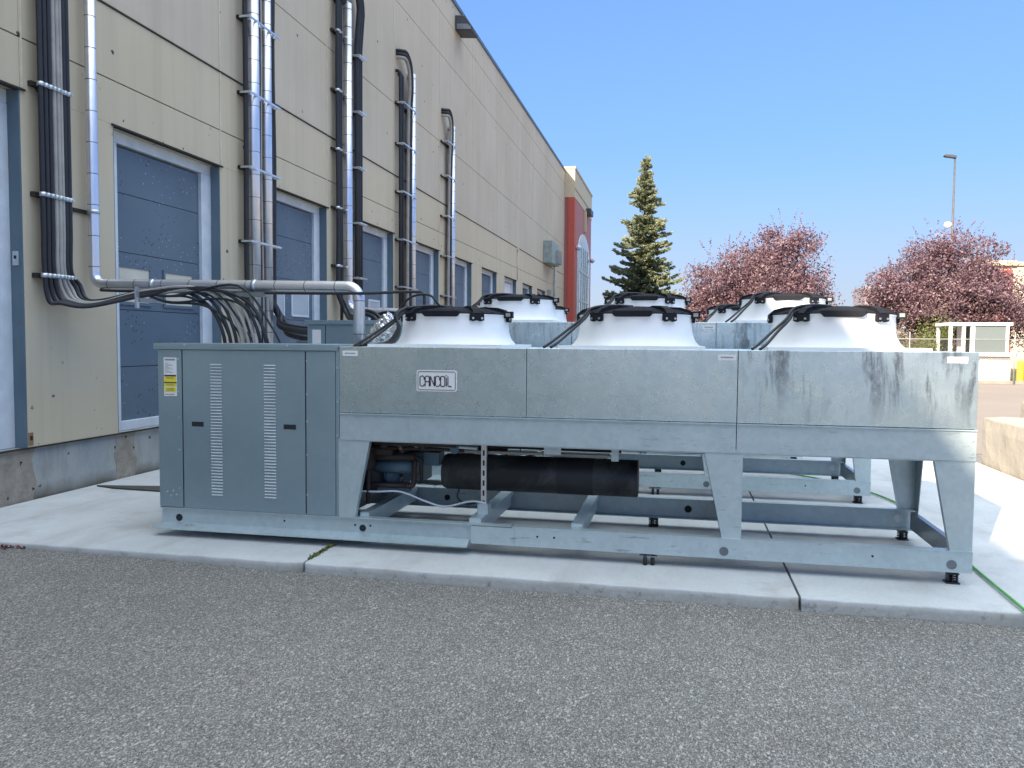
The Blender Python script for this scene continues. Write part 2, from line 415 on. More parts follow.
# concrete pad: slabs split by joints, slightly ragged front edge
PZ=.08
def padslab():
    mb=MB()
    xj=[-5.93,-2.49,.74,3.84]
    yj=[(5.0,9.6),(9.612,13.6)]
    for k in range(3):
        a=xj[k]+(.008 if k else 0); b=xj[k+1]-.008
        for q,(y0,y1) in enumerate(yj):
            n=26 if q==0 else 1
            lo=[]
            for i in range(n+1):
                x=a+(b-a)*i/n
                yy=y0+(.004*math.sin(x*9.1)+.004*math.sin(x*23+1)+random.uniform(-.006,.006) if q==0 else 0)-(.045*(x+5.93)/9.8-.02 if q==0 else 0)
                lo.append((x,yy))
            e=.006
            base=len(mb.v)
            # rounded arris: bottom, shoulder, top
            for x,yy in lo: mb.v.append((x,yy-.006,-.05))
            for x,yy in lo: mb.v.append((x,yy,PZ-.012))
            for x,yy in lo: mb.v.append((x,yy+e,PZ))
            for x,yy in lo: mb.v.append((x,y1,PZ))
            for x,yy in lo: mb.v.append((x,y1,-.05))
            m=n+1
            for r in range(4):
                for i in range(n): mb.face([base+r*m+i,base+r*m+i+1,base+(r+1)*m+i+1,base+(r+1)*m+i],r<2)
            mb.face([base+r*m for r in range(5)][::-1]); mb.face([base+r*m+n for r in range(5)])
    mb.m=1
    mb.box(-5.93,3.83,5.06,13.58,-.05,PZ-.03)
    return tag(mb.build('concrete_pad',[M['pad'],M['seam']]),kind='structure')
padslab()
# weeds in the joint
def leaf_quad(mb,p,sx,sy,rng=random):
    a=rng.uniform(0,6.283); t=rng.uniform(-1,1); q=math.sqrt(1-t*t)
    u=Vector((q*math.cos(a),q*math.sin(a),t)); w=Vector((rng.uniform(-1,1),rng.uniform(-1,1),rng.uniform(-1,1)))
    v=u.cross(w); 
    if v.length<1e-3: return
    v.normalize(); p=Vector(p)
    n=mb.pts([p-u*sx,p-v*sy,p+u*sx,p+v*sy]); mb.face([n,n+1,n+2,n+3])
mb=MB()
for i in range(260):
    y=5.08+random.random()**.8*.42
    leaf_quad(mb,(-2.488+random.gauss(0,.008),y,PZ+random.uniform(0,.018)),.014,.006)
tag(mb.build('weeds',M['bush']),'low green weeds growing in the pad joint below the control cabinet','weeds',kind='stuff')
mb=MB()
for i in range(45): leaf_quad(mb,(-4.85+random.gauss(0,.10),4.97+random.gauss(0,.03),.05+random.uniform(0,.01)),.016,.01)
M['deadleaf']=plain('dead_red_leaves',(.16,.045,.04),.8)
tag(mb.build('debris',M['deadleaf']),'small drift of dark red fallen leaves against the pad kerb at far left','leaves',kind='stuff')
# dark strip lying on the pad by the wall
mb=MB(); mb.prism([(-5.85,7.14),(-5.6,7.06),(-4.0,6.96),(-3.4,6.96),(-3.4,7.22),(-4.0,7.24),(-5.2,7.25)],2,PZ+.001,PZ+.016)
tag(mb.build('dark_strip',M['strip'],origin=(-4.6,7.1,PZ)),'flat dark strip lying on the concrete pad between wall and control cabinet','mat')

# ------------------------------------------------------------------ warehouse
WX=-5.92
RT=[6.34+3.25*k for k in range(10)]      # right edges of the openings
OW=2.02; SILL=.58; HEAD=3.87; YEND=41.5; YBACK=-34
wh=thing('warehouse',(WX,20,0),'long tan warehouse wall with a row of blue overhead doors and a red end bay','building')
op=[(r-OW,r) for r in RT]
def in_y(segs,y0,y1): pass
mb=MB()
g=.004
edges=[YBACK]+[r for r in RT]+[RT[-1]+3.25,YEND]
# piers between doors
prev=YBACK
for a,b in op:
    mb.box(WX-.33,WX,prev+(g if prev!=YBACK else 0),a,SILL,HEAD); prev=b
mb.box(WX-.33,WX,prev+g,YEND,SILL,HEAD)
# bands above; panel joints follow the right edge of each opening
bands=[(HEAD,4.33),(4.342,5.08),(5.105,6.565),(6.577,8.72),(8.732,9.75),(9.762,10.42)]
for z0,z1 in bands:
    ys=[YBACK]+[r+.004 for r in RT]+[RT[-1]+3.25,YEND]
    back=[-34+6.5*i for i in range(1,6)]
    ys=sorted(ys+back)
    for a,b in zip(ys[:-1],ys[1:]):
        mb.box(WX-.33,WX,a+g/2,b-g/2,z0,z1)
wall=mb.build('wall',M['wall'],wh,bevel=.004)
mb=MB(); mb.box(WX-.30,WX-.02,YBACK+.1,YEND-.05,HEAD+.1,10.40)
for a,b in zip([YBACK]+[r for r in RT],[o[0] for o in op]+[YEND]): mb.box(WX-.30,WX-.03,a+.02,b-.06,SILL+.05,HEAD+.09)
# thin dark shadow ledge at z 5.09 and drip flashings over the openings
mb.box(WX-.03,WX+.012,YBACK,37.7,5.081,5.098)
for a,b in op: mb.box(WX-.05,WX+.022,a-.03,b+.05,HEAD-.012,HEAD+.006)
mb.box(WX-.02,WX+.006,YBACK,YEND-.02,SILL-.012,SILL+.004)
mb.build('joint_backing',M['seam'],wh)
mb=MB()
for i,r in enumerate(RT): mb.box(WX-.02,WX+.005,r+.018,r+.034,HEAD+.02,10.40)
mb.build('joint_sealant',M['caulk'],wh)
mb=MB(); mb.box(WX-.5,WX-.035,YBACK,YEND+.3,-.3,SILL-.002)
mb.build('foundation',M['found'],wh,bevel=.01)
t=NT('brown_patched_concrete')
c=t.mix(t.ramp(t.noise(6,6,.75),(.3,0.),(.7,1.)),(.23,.20,.16),(.40,.36,.31))
c=t.mix(t.spots(4,.05,jag=.2),c,(.04,.035,.03)); t.bump(t.noise(22,6,.75),.9,.02); M['patch']=t.fin(c,.95)
for r in RT:
    mb=MB()
    for a,b,z0 in ((r-.34+.05*math.sin(r*3),r+.06+.04*math.cos(r*5),.0),(r+1.22,r+1.52+.06*math.sin(r*7),.0)):
        n=7; P=[]
        for i in range(n+1): P.append((a+.03*math.sin(i*2.3+r),-.2+(SILL+.19)*i/n))
        for i in range(n,-1,-1): P.append((b+.03*math.sin(i*1.9+r*2),-.2+(SILL+.19)*i/n))
        mb.prism(P,0,WX-.10,WX-.031)
    mb.build('concrete_patch',M['patch'],wh)
mb=MB(); mb.box(WX-.5,WX+.035,YBACK,YEND-.05,10.421,10.52)
mb.build('roof_edge',M['flash'],wh)
mb=MB(); mb.box(-60,WX-.34,YBACK,YEND-.02,-.2,10.3)
mb.build('building_mass',M['wall'],wh)
# doors
def make_door(y1,kind):
    y0=y1-OW; x=WX-.13
    mb=MB()
    zs=[.68,1.29,1.93,2.57,3.22,3.72]
    for i in range(5):
        mb.box(x-.10,x-.045,y0+.2,y1-.2,zs[i]+.004,zs[i+1]-.004)
    mb.m=1; mb.box(x-.09,x-.055,y0+.2,y1-.2,.68,3.72)
    d=mb.build('overhead_door',[M['door'] if kind!='white' else M['white'],M['seam']],wh)
    mb=MB()
    mb.box(x-.12,x,y0,y0+.22,SILL,3.74); mb.box(x-.12,x,y1-.22,y1,SILL,3.74)
    mb.box(x-.12,x-.003,y0,y1,3.742,HEAD-.001); mb.box(x-.12,x-.004,y0+.22,y1-.22,SILL,.685)
    mb.build('door_frame',M['frame'],d,origin=wh.location,bevel=.006)
    mb=MB()
    mb.box(x-.15,WX-.004,y1-.012,y1+.002,SILL,HEAD-.012); mb.box(x-.15,WX-.004,y0-.002,y0+.012,SILL,HEAD-.012)
    mb.build('jamb',M['jamb'],d,origin=wh.location)
    for a in ((.26,.78),(1.08,1.62)):
        m2=MB()
        m2.box(x-.05,x-.036,y0+a[0],y0+a[1],2.02,2.40)
        m2.m=1
        e=.035
        for q in ((a[0]-e,a[0],2.02-e,2.40+e),(a[1],a[1]+e,2.02-e,2.40+e),(a[0],a[1],2.02-e,2.02),(a[0],a[1],2.40,2.40+e)):
            m2.box(x-.05,x-.028,y0+q[0],y0+q[1],q[2],q[3])
        m2.build('door_window',[M['pane'] if kind=='cream' else M['pane_grey'],M['door'] if kind=='cream' else M['frame']],d,origin=wh.location)
    return d
d0=make_door(RT[1],'cream'); dg=make_door(RT[2],'grey'); dw=make_door(RT[7],'white')
dw['label']='white overhead door among the blue ones'
for k,r in enumerate(RT):
    if k in (1,2,7): continue
    c=copy_tree(dg,wh); c.location=(0,r-RT[2],0)
# flaking brackets and rust marks at the first jamb
t=NT('rust_patch'); c=t.mix(t.noise(18,5,.7),(.20,.07,.035),(.42,.26,.17)); M['rust']=t.fin(c,.9)
mb=MB(); mb.box(WX-.01,WX+.006,6.345,6.40,.60,.72); mb.m=1; mb.box(WX+.004,WX+.014,6.36,6.385,.65,.69); mb.m=2; mb.box(WX-.10,WX-.035,6.318,6.327,2.27,2.40); mb.m=1; mb.box(WX-.08,WX-.06,6.312,6.318,2.33,2.36)
mb.build('jamb_plate',[M['rust'],M['hole'],M['screw']],wh)
# red end bay
mb=MB(); mb.box(WX-.3,-5.40,YEND,49.7,9.1,10.55); mb.box(WX-.34,-5.36,YEND-.04,49.74,10.551,10.66)
mb.box(-5.40,-5.37,YEND+.02,49.68,9.55,9.62)
mb.build('parapet',M['cap'],wh)
mb=MB(); mb.box(WX-.3,-5.42,YEND+.06,49.6,-.1,9.098); mb.build('bay_wall',M['redpale'],wh)
mb=MB(); mb.box(-5.74,-5.40,YEND-.02,YEND+.62,-.1,9.096); mb.build('red_pilaster',M['red'],wh)
def arch_pts(y0,y1,z0,z1,n=14):
    r=(y1-y0)/2; c=(y0+y1)/2; P=[(y0,z0)]
    for i in range(n+1):
        a=math.pi-math.pi*i/n; P.append((c+r*math.cos(a),z1-r*.55+r*.55*math.sin(a)))
    P.append((y1,z0)); return P
mb=MB(); mb.prism(arch_pts(42.9,48.6,.3,7.7),0,-5.419,-5.37); fr=mb.build('arched_window',M['frame'],wh)
mb=MB(); mb.prism(arch_pts(43.3,48.2,.5,7.3),0,-5.37,-5.355); mb.build('glass_pane',M['glass'],fr,origin=wh.location)
mb=MB()
for y in (44.3,45.3,46.2,47.2): mb.box(-5.355,-5.32,y-.04,y+.04,.5,6.9)
for z in (2.2,3.9,5.5): mb.box(-5.355,-5.325,43.3,48.2,z-.04,z+.04)
mb.build('mullion',M['frame'],fr,origin=wh.location)
mb=MB(); mb.box(-5.40,-5.12,46.6,48.0,9.05,9.35); mb.build('sign_box',M['lampbody'],wh); mb=MB(); mb.box(-5.419,-5.3,45.7,46.1,7.9,9.09); mb.build('wall_bracket',M['cap'],wh)
mb=MB()
for y in (42.4,49.2): mb.lathe([(.0,-.16),(.12,-.1),(.16,0),(.12,.1),(0,.16)],(-5.28,y,6.6),12); mb.bar((-5.42,y,6.6),(-5.28,y,6.6),.05,.05)
mb.build('globe_lamp',M['frame'],wh)

# wall pack light
wl=thing('wall_light',(WX,20.95,9.95),'dark wedge shaped lamp mounted high on the tan wall below the roof edge','wall light')
mb=MB(); mb.prism([(WX+.001,9.80),(WX+.46,9.76),(WX+.48,9.84),(WX+.26,10.16),(WX+.001,10.18)],1,20.75,21.35)
mb.build('housing',M['lampbody'],wl,bevel=.015)
mb=MB(); mb.prism([(WX+.05,9.82),(WX+.43,9.785),(WX+.43,9.85),(WX+.33,9.93),(WX+.05,9.95)],1,20.735,20.749); mb.build('lens',M['lens'],wl)
# electrical cabinet with conduit
ec=thing('electrical_cabinet',(WX,35.6,5.1),'green grey electrical cabinet high on the wall beside the red pilaster','electrical box')
mb=MB(); mb.box(WX,-5.52,35.0,37.0,5.1,6.08); mb.build('case',M['elbox'],ec,bevel=.02)
mb=MB()
for i in range(3): mb.box(-5.52,-5.36,36.0+i*.35,36.12+i*.35,5.15,5.75)
mb.build('cooling_fin',M['pole'],ec)
mb=MB(); mb.tube([(WX+.12,37.6,5.2),(WX+.12,37.6,.6)],.06); mb.tube([(WX+.12,36.9,5.25),(WX+.12,37.6,5.25)],.06); mb.box(WX,WX+.2,37.5,37.7,3.1,3.35); mb.build('conduit',M['pole'],ec)
# small wall conduit above the white door
mb=MB(); mb.tube([(WX+.02,29.2,5.05),(WX+.02,29.2,3.9)],.018); mb.box(WX,WX+.06,29.1,29.3,4.98,5.08)
tag(mb.build('wall_conduit',M['caulk'],origin=(WX,29.2,3.9)),'thin pale conduit running down the wall to the white overhead door','conduit')
mb=MB(); mb.box(WX,WX+.14,36.1,36.5,3.1,4.0); tag(mb.build('junction_box',M['pole'],origin=(WX,36.3,3.1)),'small grey upright box on the wall past the last door','box')

# ------------------------------------------------------------------ pipe bundles
PX=WX+.10
def jacket(mb,P,r,step=.31):
    """aluminium jacketed pipe with dark lap seams (material slot 1)"""
    mb.m=0; mb.tube(P,r,16)
    P=[Vector(p) for p in P]; acc=.1
    for a,b in zip(P[:-1],P[1:]):
        L=(b-a).length; d=(b-a)/L; p=acc
        while p<L:
            c=a+d*p; mb.m=1; mb.tube([c-d*.003,c+d*.003],r*1.012,16); p+=step
        acc=p-L
    mb.m=0
def elbow(p,a,b,r,n=7):
    """fillet between direction a (coming in) and b (going out) at corner p"""
    p=Vector(p); a=Vector(a).normalized(); b=Vector(b).normalized()
    out=[]; s=p-a*r
    for i in range(n+1):
        t=i/n*math.pi/2; out.append(s+a*r*math.sin(t)+b*r*(1-math.cos(t)))
    return out
def brackets(root,zs,y0,y1,pipes,name='pipe_bracket',strap=False):
    for z in zs:
        mb=MB(); mb.box(WX+.002,PX-.055,y0-.03,y1+.03,z-.022,z+.022)
        for y,r in pipes:
            mb.m=1; mb.tube([(PX,y,z-.02),(PX,y,z+.02)],r+.007,12); mb.box(PX-.05,PX+r+.02,y+r*.3,y+r*.3+.012,z-.012,z+.012); mb.m=0
        if strap: mb.m=1; mb.box(PX+.085,PX+.10,y0-.02,y1+.02,z-.014,z+.014); mb.box(WX+.002,PX+.09,y0-.03,y0-.015,z-.014,z+.014)
        mb.build(name,[M['seam'],M['screw']],root)
ZT=7.7
def into_wall(y,z,r=.18,left=0.):
    """top end: pipe turns back into the wall"""
    return [(WX-.02,y,z+.0)]+[ (PX-0*i,y,z) for i in ()]
# bundle 1
b1=thing('pipe_bundle',(WX,6.8,0),'leftmost pipe bundle, dark lines beside a silver jacketed pipe that turns right over the condenser','pipes','pipe bundles climbing the warehouse wall')
offs=[(6.475,.023,'b'),(6.53,.023,'b'),(6.585,.023,'b'),(6.635,.022,'g'),(6.685,.022,'g'),(6.725,.018,'g'),(6.765,.022,'b'),(6.81,.023,'b')]
for i,(y,r,k) in enumerate(offs):
    low=.055*i
    P=[(WX-.03,y,ZT)]+elbow((PX,y,ZT),(1,0,0),(0,0,-1),.07,4)+[(PX,y,z) for z in (6,4.5,3.3,2.6)]
    tail=[(PX,y,2.25),(PX+.02,y+.02+.01*i,2.10-.02*(7-i)+.02*i*.2),(PX+.10,y+.08,1.99-.008*(7-i)),(PX+.30,y*.55+6.93*.45,1.95-.006*(7-i)+.004*i),(-5.10,6.90+.008*i,2.02+(i%4)*.016)]
    hump=.06+.035*((i*3)%5)/2
    ex=-4.33+.062*i
    tail+=[(-4.75+.05*i,6.98,2.04+hump*.5),(ex-.14,7.0,1.94+.02*(i%3)),(ex+.02,7.0,1.68),(ex+.06,7.0,1.35),(ex+.14,6.9,1.0),(-3.70,6.84+.0*i,.80),(-3.66+.03*i,6.74,.78)]
    mb=MB(); Q=spline([P[-1]]+tail,6); mb.tube(P+Q[1:],[r]*len(P)+[r*(1-.26*min(1,i/24)) for i in range(len(Q)-1)],8)
    mb.build('refrigerant_line',M['black'] if k=='b' else M['greyline'],b1)
# loose thin cables crossing in the bend
for i in range(5):
    mb=MB(); x1=-4.45+.13*i
    mb.tube(spline([(-5.12,6.93,2.05),(-4.9+.03*i,6.95,2.02-.06*(i%2)),(-4.62+.12*i,6.98,2.0-.10*(i%2)+.03*i),(x1+.12,7.0,1.80-.05*(i%3)),(x1+.26,7.0,1.45),(x1+.3,6.9,1.2)],7),.011,6)
    mb.build('loose_cable',M['black'],b1)
sp=MB(); jacket(sp,[(PX,7.13,ZT),(PX,7.13,2.35)]+elbow((PX,7.13,2.155),(0,0,-1),(1,0,0),.11)+[(-5.5,7.12,2.15)]+elbow((-2.93,7.05,2.105),(1,-.03,0),(0,0,-1),.12)+[(-2.93,7.05,1.95),(-2.93,7.05,.95)],.053)
sp.tube([(WX-.05,7.13,ZT-.02),(PX+.05,7.13,ZT-.02)],.051,12)
sp.build('insulated_pipe',[M['silver'],M['seam']],b1)
mb=MB(); mb.tube(spline([(PX+.06,7.22,2.2),(PX+.08,7.15,2.11),(-5.6,7.08,2.085),(-4.5,7.04,2.06),(-3,7.0,2.04),(-2.5,7.04,2.055)],8)+elbow((-2.30,7.07,2.055),(1,0,0),(0,0,-1),.05)+[(-2.30,7.07,1.72),(-2.3,6.9,1.45)],.014,8)
mb.build('capillary_pipe',M['black'],b1)
mb=MB()
mb.box(-5.14,-5.10,6.85,7.25,1.96,2.0); mb.bar((-5.12,7.1,1.96),(-5.12,7.1,2.20),.03,.03,(1,0,0)); mb.box(-4.16,-3.86,6.98,7.12,2.015,2.055)
mb.m=1; mb.tube([(-5.15,7.105,2.143),(-5.11,7.105,2.143)],.059,14); mb.tube([(-4.03,7.08,2.124),(-3.99,7.08,2.123)],.059,14); mb.box(-5.13,-5.11,6.82,6.86,1.9,2.1)
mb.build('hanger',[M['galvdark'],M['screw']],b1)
brackets(b1,(2.19,2.94,3.95,4.95,5.95,6.95),6.46,6.86,[(y,r) for y,r,_ in offs])
mb=MB(); mb.box(WX+.002,PX-.08,6.86,7.24,2.86,2.90); mb.m=1; mb.tube([(PX,7.13,2.86),(PX,7.13,2.9)],.06,14); mb.build('pipe_bracket',[M['seam'],M['screw']],b1)
# bundle 2
def simple_bundle(root,lines,silvers,z_arch,zs,right=None):
    for y,r,k,zt,zb,extra in lines:
        P=[(WX-.03,y,zt)]+elbow((PX,y,zt),(1,0,0),(0,0,-1),.08,4)
        n=10
        P+=[(PX+.006*math.sin(3*y+i),y+.008*math.sin(i*1.3+y*7),zt-.2-(zt-.2-zb)*i/n) for i in range(n+1)]
        if extra: P=P+spline([P[-1]]+extra,6)[1:]
        mb=MB(); mb.tube(P,r,8); mb.build('refrigerant_line',M['black'] if k=='b' else M['greyline'],root)
    for y,r,zt,path in silvers:
        mb=MB(); jacket(mb,[(PX+.02,y,zt)]+path,r); mb.tube([(WX-.05,y,zt-.03),(PX+.04,y,zt-.03)],r*.97,12)
        mb.build('insulated_pipe',[M['silver'],M['seam']],root)
b2=thing('pipe_bundle',(WX,10.45,0),'pipe bundle with two silver jacketed pipes right of the nearest blue door','pipes','pipe bundles climbing the warehouse wall')
x2=[(PX+.1,10.78,1.95),(-5.5,10.4,1.80),(-4.8,9.6,1.72),(-4.2,8.95,1.70),(-3.93,8.8,1.68)]
simple_bundle(b2,[(10.075,.035,'b',ZT,.55,None),(10.40,.04,'b',ZT,.55,None),(10.46,.03,'g',ZT,.55,None),
  (10.73,.045,'b',ZT,2.15,x2),(10.82,.04,'b',ZT,2.1,[(x+.05,y+.1,z-.10) for x,y,z in x2]),(10.77,.02,'b',ZT,2.2,[(x+.02,y,z+.05) for x,y,z in x2])],
  [(10.24,.082,ZT,[(PX+.02,10.24,.6)]),(10.60,.072,ZT,[(PX+.02,10.60,.6)])],0,())
brackets(b2,[2.95+1.0*i for i in range(5)],10.05,10.85,[(10.24,.082),(10.40,.04),(10.60,.072),(10.73,.045),(10.82,.04)],strap=True)
mb=MB(); mb.box(-4.35,-3.99,8.6,8.95,1.55,1.60); mb.box(-4.03,-3.965,8.55,9.0,1.56,1.76); mb.build('line_support',M['galvdark'],b2)
# bundle 3 with hooped right half
b3=thing('pipe_bundle',(WX,13.6,0),'hooped pipe bundle between the second and third blue doors','pipes','pipe bundles climbing the warehouse wall')
x3=[(PX+.1,13.15,2.1),(-5.4,12.6,1.97),(-4.9,11.8,2.02),(-4.5,11.4,1.95),(-4.14,11.2,1.62)]
L=[(13.07,.035,'b',7.55,2.4,x3),(13.15,.03,'b',7.6,2.4,[(x,y+.1,z+.05) for x,y,z in x3]),(13.22,.03,'b',7.65,.6,None)]
simple_bundle(b3,L,[(13.46,.078,7.5,[(PX+.02,13.46,2.35)]+elbow((PX+.02,13.5,2.13),(0,0,-1),(1,0,0),.16)+elbow((-4.55,13.45,2.10),(1,0,0),(0,0,-1),.12)+[(-4.55,13.45,.8)])],0,())
for i,(yr,r) in enumerate(((13.90,.045),(13.99,.045),(14.09,.04))):
    yl=13.28-.05*i; c=(yl+yr)/2; rad=(yr-yl)/2
    P=[(WX-.03,yl,7.45)]+elbow((PX+.05,yl,7.45),(1,0,0),(0,0,1),.05,3)+arc((PX+.05,c,7.55),rad,math.pi,0,lambda a,b:(0,a,b*1.2),12)+[(PX,yr,6.9),(PX,yr,4.5),(PX,yr,.6)]
    mb=MB(); mb.tube(P,r,8); mb.build('refrigerant_line',M['black'],b3)
brackets(b3,[2.9+1.0*i for i in range(5)],13.02,13.55,[(13.07,.035),(13.15,.03),(13.46,.078)])
brackets(b3,[2.75+1.0*i for i in range(5)],13.86,14.14,[(13.90,.045),(13.99,.045),(14.09,.04)],strap=True)
# coil of slack black hose between units
mb=MB()
for i in range(7):
    mb.tube(spline([(-4.9+.04*i,11.9-.05*i,1.62),(-4.6+.05*i,11.7,1.98+.02*(i%3)),(-4.15+.06*i,11.4,2.02-.02*i),(-3.75+.05*i,11.2,1.83),(-3.6+.04*i,11.15,1.60)],8),.022,6)
mb.build('slack_hose',M['black'],b3)
# bundle 4
def hook_bundle(y0,y1,ztop,label,n):
    b=thing('pipe_bundle',(WX,(y0+y1)/2,0),label,'pipes','pipe bundles climbing the warehouse wall')
    ys=y1-.11
    w=(ys-.12)-y0
    for i in range(n):
        yr=y0+.04+i*w/n; hook = i>=n-3
        if hook:
            j=n-1-i; yr=ys-.12-j*.08
            P=spline([(WX-.05,y0+.06,ztop-.02-.07*j),(PX,y0+.09,ztop-.03-.07*j),(PX+.06,y0+.25*(yr-y0)+.1,ztop-.02-.08*j),(PX+.07,y0+.72*(yr-y0)+.03,ztop-.20-.08*j),(PX+.05,yr-.01,ztop-.62-.05*j),(PX+.02,yr,ztop-1.2),(PX,yr+.02,5),(PX,yr-.01,3),(PX,yr,.6)],6)
        else:
            z=ztop-.45-.03*i; P=[(WX-.03,yr,z)]+elbow((PX,yr,z),(1,0,0),(0,0,-1),.08,4)+[(PX,yr,5),(PX,yr,.6)]
        mb=MB(); mb.tube(P,.036,8); mb.build('refrigerant_line',M['black'] if i!=n-3 else M['greyline'],b)
    mb=MB(); jacket(mb,[(PX+.02,ys,ztop-.3),(PX+.02,ys,.6)],.07); mb.tube([(WX-.05,ys,ztop-.33),(PX+.04,ys,ztop-.33)],.068,12)
    mb.build('insulated_pipe',[M['silver'],M['seam']],b)
    brackets(b,[z for z in (2.75,3.75,4.75,5.75,6.6) if z<ztop-.6],y0,y1,[(ys,.07),(y0+.05,.04)],strap=True)
hook_bundle(16.2,17.1,7.72,'hook topped pipe bundle right of the third blue door',5)
hook_bundle(19.48,20.26,7.42,'farthest and shortest pipe bundle, thin lines beside one silver pipe','%s'and 3)

# ------------------------------------------------------------------ condenser units
UO=Vector((-1.05,5.99,PZ))     # frame in which the nearest unit is modelled
XL,XC,X1,X2,XR=-3.94,-2.44,-1.04,.385,1.84
YF,YR=5.49,6.75
GROUP='galvanised condenser units on the pad'
def fan(unit,cx,zt,detail):
    cy=6.12
    mb=MB()
    mb.box(cx-.50,cx+.50,YF+.03,YR-.03,zt+.001,zt+.022)
    prof=[(.478,zt+.022),(.466,zt+.034),(.447,zt+.055),(.432,zt+.085),(.422,zt+.12),(.417,zt+.18),(.415,zt+.235),(.423,zt+.245),(.412,zt+.25),(.396,zt+.24),(.394,zt+.10),(.40,zt+.024)]
    mb.lathe(prof,(cx,cy,0),48)
    sh=mb.build('fan_shroud',M['frp'],unit,origin=UO)
    zr=zt+.245
    # wire guard, domed
    mb=MB()
    def dome(r): return zr+.008+.046*(1-(max(0,r-.15)/.27)**2)
    for i in range(17):
        r=.155+.26*i/16
        mb.tube([(cx+r*math.cos(a),cy+r*math.sin(a),dome(r)) for a in [2*math.pi*k/36 for k in range(36)]],.0045,4,closed=True)
    for k in range(24):
        a=2*math.pi*k/24
        mb.tube([(cx+r*math.cos(a),cy+r*math.sin(a),dome(r)+.004) for r in (.15,.24,.33,.415)],.0045,4)
    mb.build('fan_guard',M['blackp'],sh,origin=UO)
    # motor hub
    mb=MB()
    mb.lathe([(.0,zr-.03),(.135,zr-.03),(.15,zr-.01),(.155,zr+.025),(.15,zr+.035),(.165,zr+.04),(.165,zr+.055),(.13,zr+.068),(0,zr+.07)],(cx,cy,0),28)
    mb.build('fan_motor',M['blackp'],sh,origin=UO)
    # blades
    mb=MB()
    for k in range(5):
        a0=2*math.pi*k/5; L=[]
        for r in (.14,.25,.375):
            for s_ in (0,1,2,3):
                a=a0+s_*.26+.25*(r-.14)/.24; L.append((cx+r*math.cos(a),cy+r*math.sin(a),zr-.16+.035*s_))
        n=mb.pts(L)
        for i in range(2):
            for j in range(3): mb.face([n+i*4+j,n+i*4+j+1,n+(i+1)*4+j+1,n+(i+1)*4+j],True)
    mb.build('fan_blades',M['blackp'],sh,origin=UO)
    # six swept support arms with rim brackets
    for k in range(6):
        a=R(-90+37+53*k) if k<2 else R((-35,0,35,90,145,180,215)[k])
        a=[R(-127),R(-53),R(0),R(60),R(120),R(180)][k]
        mb=MB(); u=Vector((math.cos(a),math.sin(a),0)); v=Vector((-u.y,u.x,0)); C=Vector((cx,cy,0))
        prev=None
        path=[(.13,zr+.04,.10),(.24,zr+.052,.075),(.33,zr+.047,.06),(.39,zr+.030,.055),(.425,zr+.0,.055)]
        for (r0,z0,w0),(r1,z1,w1) in zip(path[:-1],path[1:]):
            sk=.05
            A=C+u*r0+v*(sk*(.42-r0)/.3)+Vector((0,0,z0)); B=C+u*r1+v*(sk*(.42-r1)/.3)+Vector((0,0,z1))
            mb.bar(A-(B-A)*.08,B+(B-A)*.08,(w0+w1)/2,.034)
        P=C+u*.428+Vector((0,0,zr-.02))
        mb.bar(P-v*.055,P+v*.055,.022,.05)
        mb.bar(P+v*.03+Vector((0,0,-.03)),P+v*.03+Vector((0,0,.03)),.02,.02,u); mb.bar(P-v*.03+Vector((0,0,-.03)),P-v*.03+Vector((0,0,.03)),.02,.02,u)
        mb.m=1
        for s_ in (-1,1):
            q=P+v*.036*s_+u*.012+Vector((0,0,-.008)); mb.bar(q,q+u*.006,.014,.014)
        mb.build('support_arm',[M['blackp'],M['screw']],sh,origin=UO)
    # terminal box on the rim
    mb=MB(); mb.box(cx+.41,cx+.475,cy-.10,cy-.04,zr-.02,zr+.03); mb.m=1; mb.box(cx+.425,cx+.46,cy-.103,cy-.10,zr-.008,zr+.018)
    mb.build('terminal_box',[M['blackp'],M['pole']],sh,origin=UO)
    mb=MB(); mb.prism([(cx-.14,zr+.0),(cx-.12,zr-.018),(cx+.12,zr-.018),(cx+.14,zr+.0),(cx+.14,zr+.028),(cx-.14,zr+.028)],1,cy-.432,cy-.15)
    mb.build('motor_support',M['blackp'],sh,origin=UO,bevel=.006)
    # power cables: hub -> over an arm -> down to the deck edge
    for s_ in (0,1):
        o=.022*s_; e=.05*s_
        mb=MB(); mb.tube(spline([(cx-.02,cy-.05+o,zr+.07),(cx-.16,cy-.16+o,zr+.072),(cx-.30+o*.4,cy-.31+o,zr+.045),(cx-.36+o,cy-.38,zr-.03),(cx-.46+e*.7,cy-.46,zr-.12),(cx-.55+e,cy-.56,zt+.045),(cx-.60+e,cy-.605,zt+.006)],7),.0105,6)
        mb.build('fan_cable',M['black'],sh,origin=UO)
    return sh
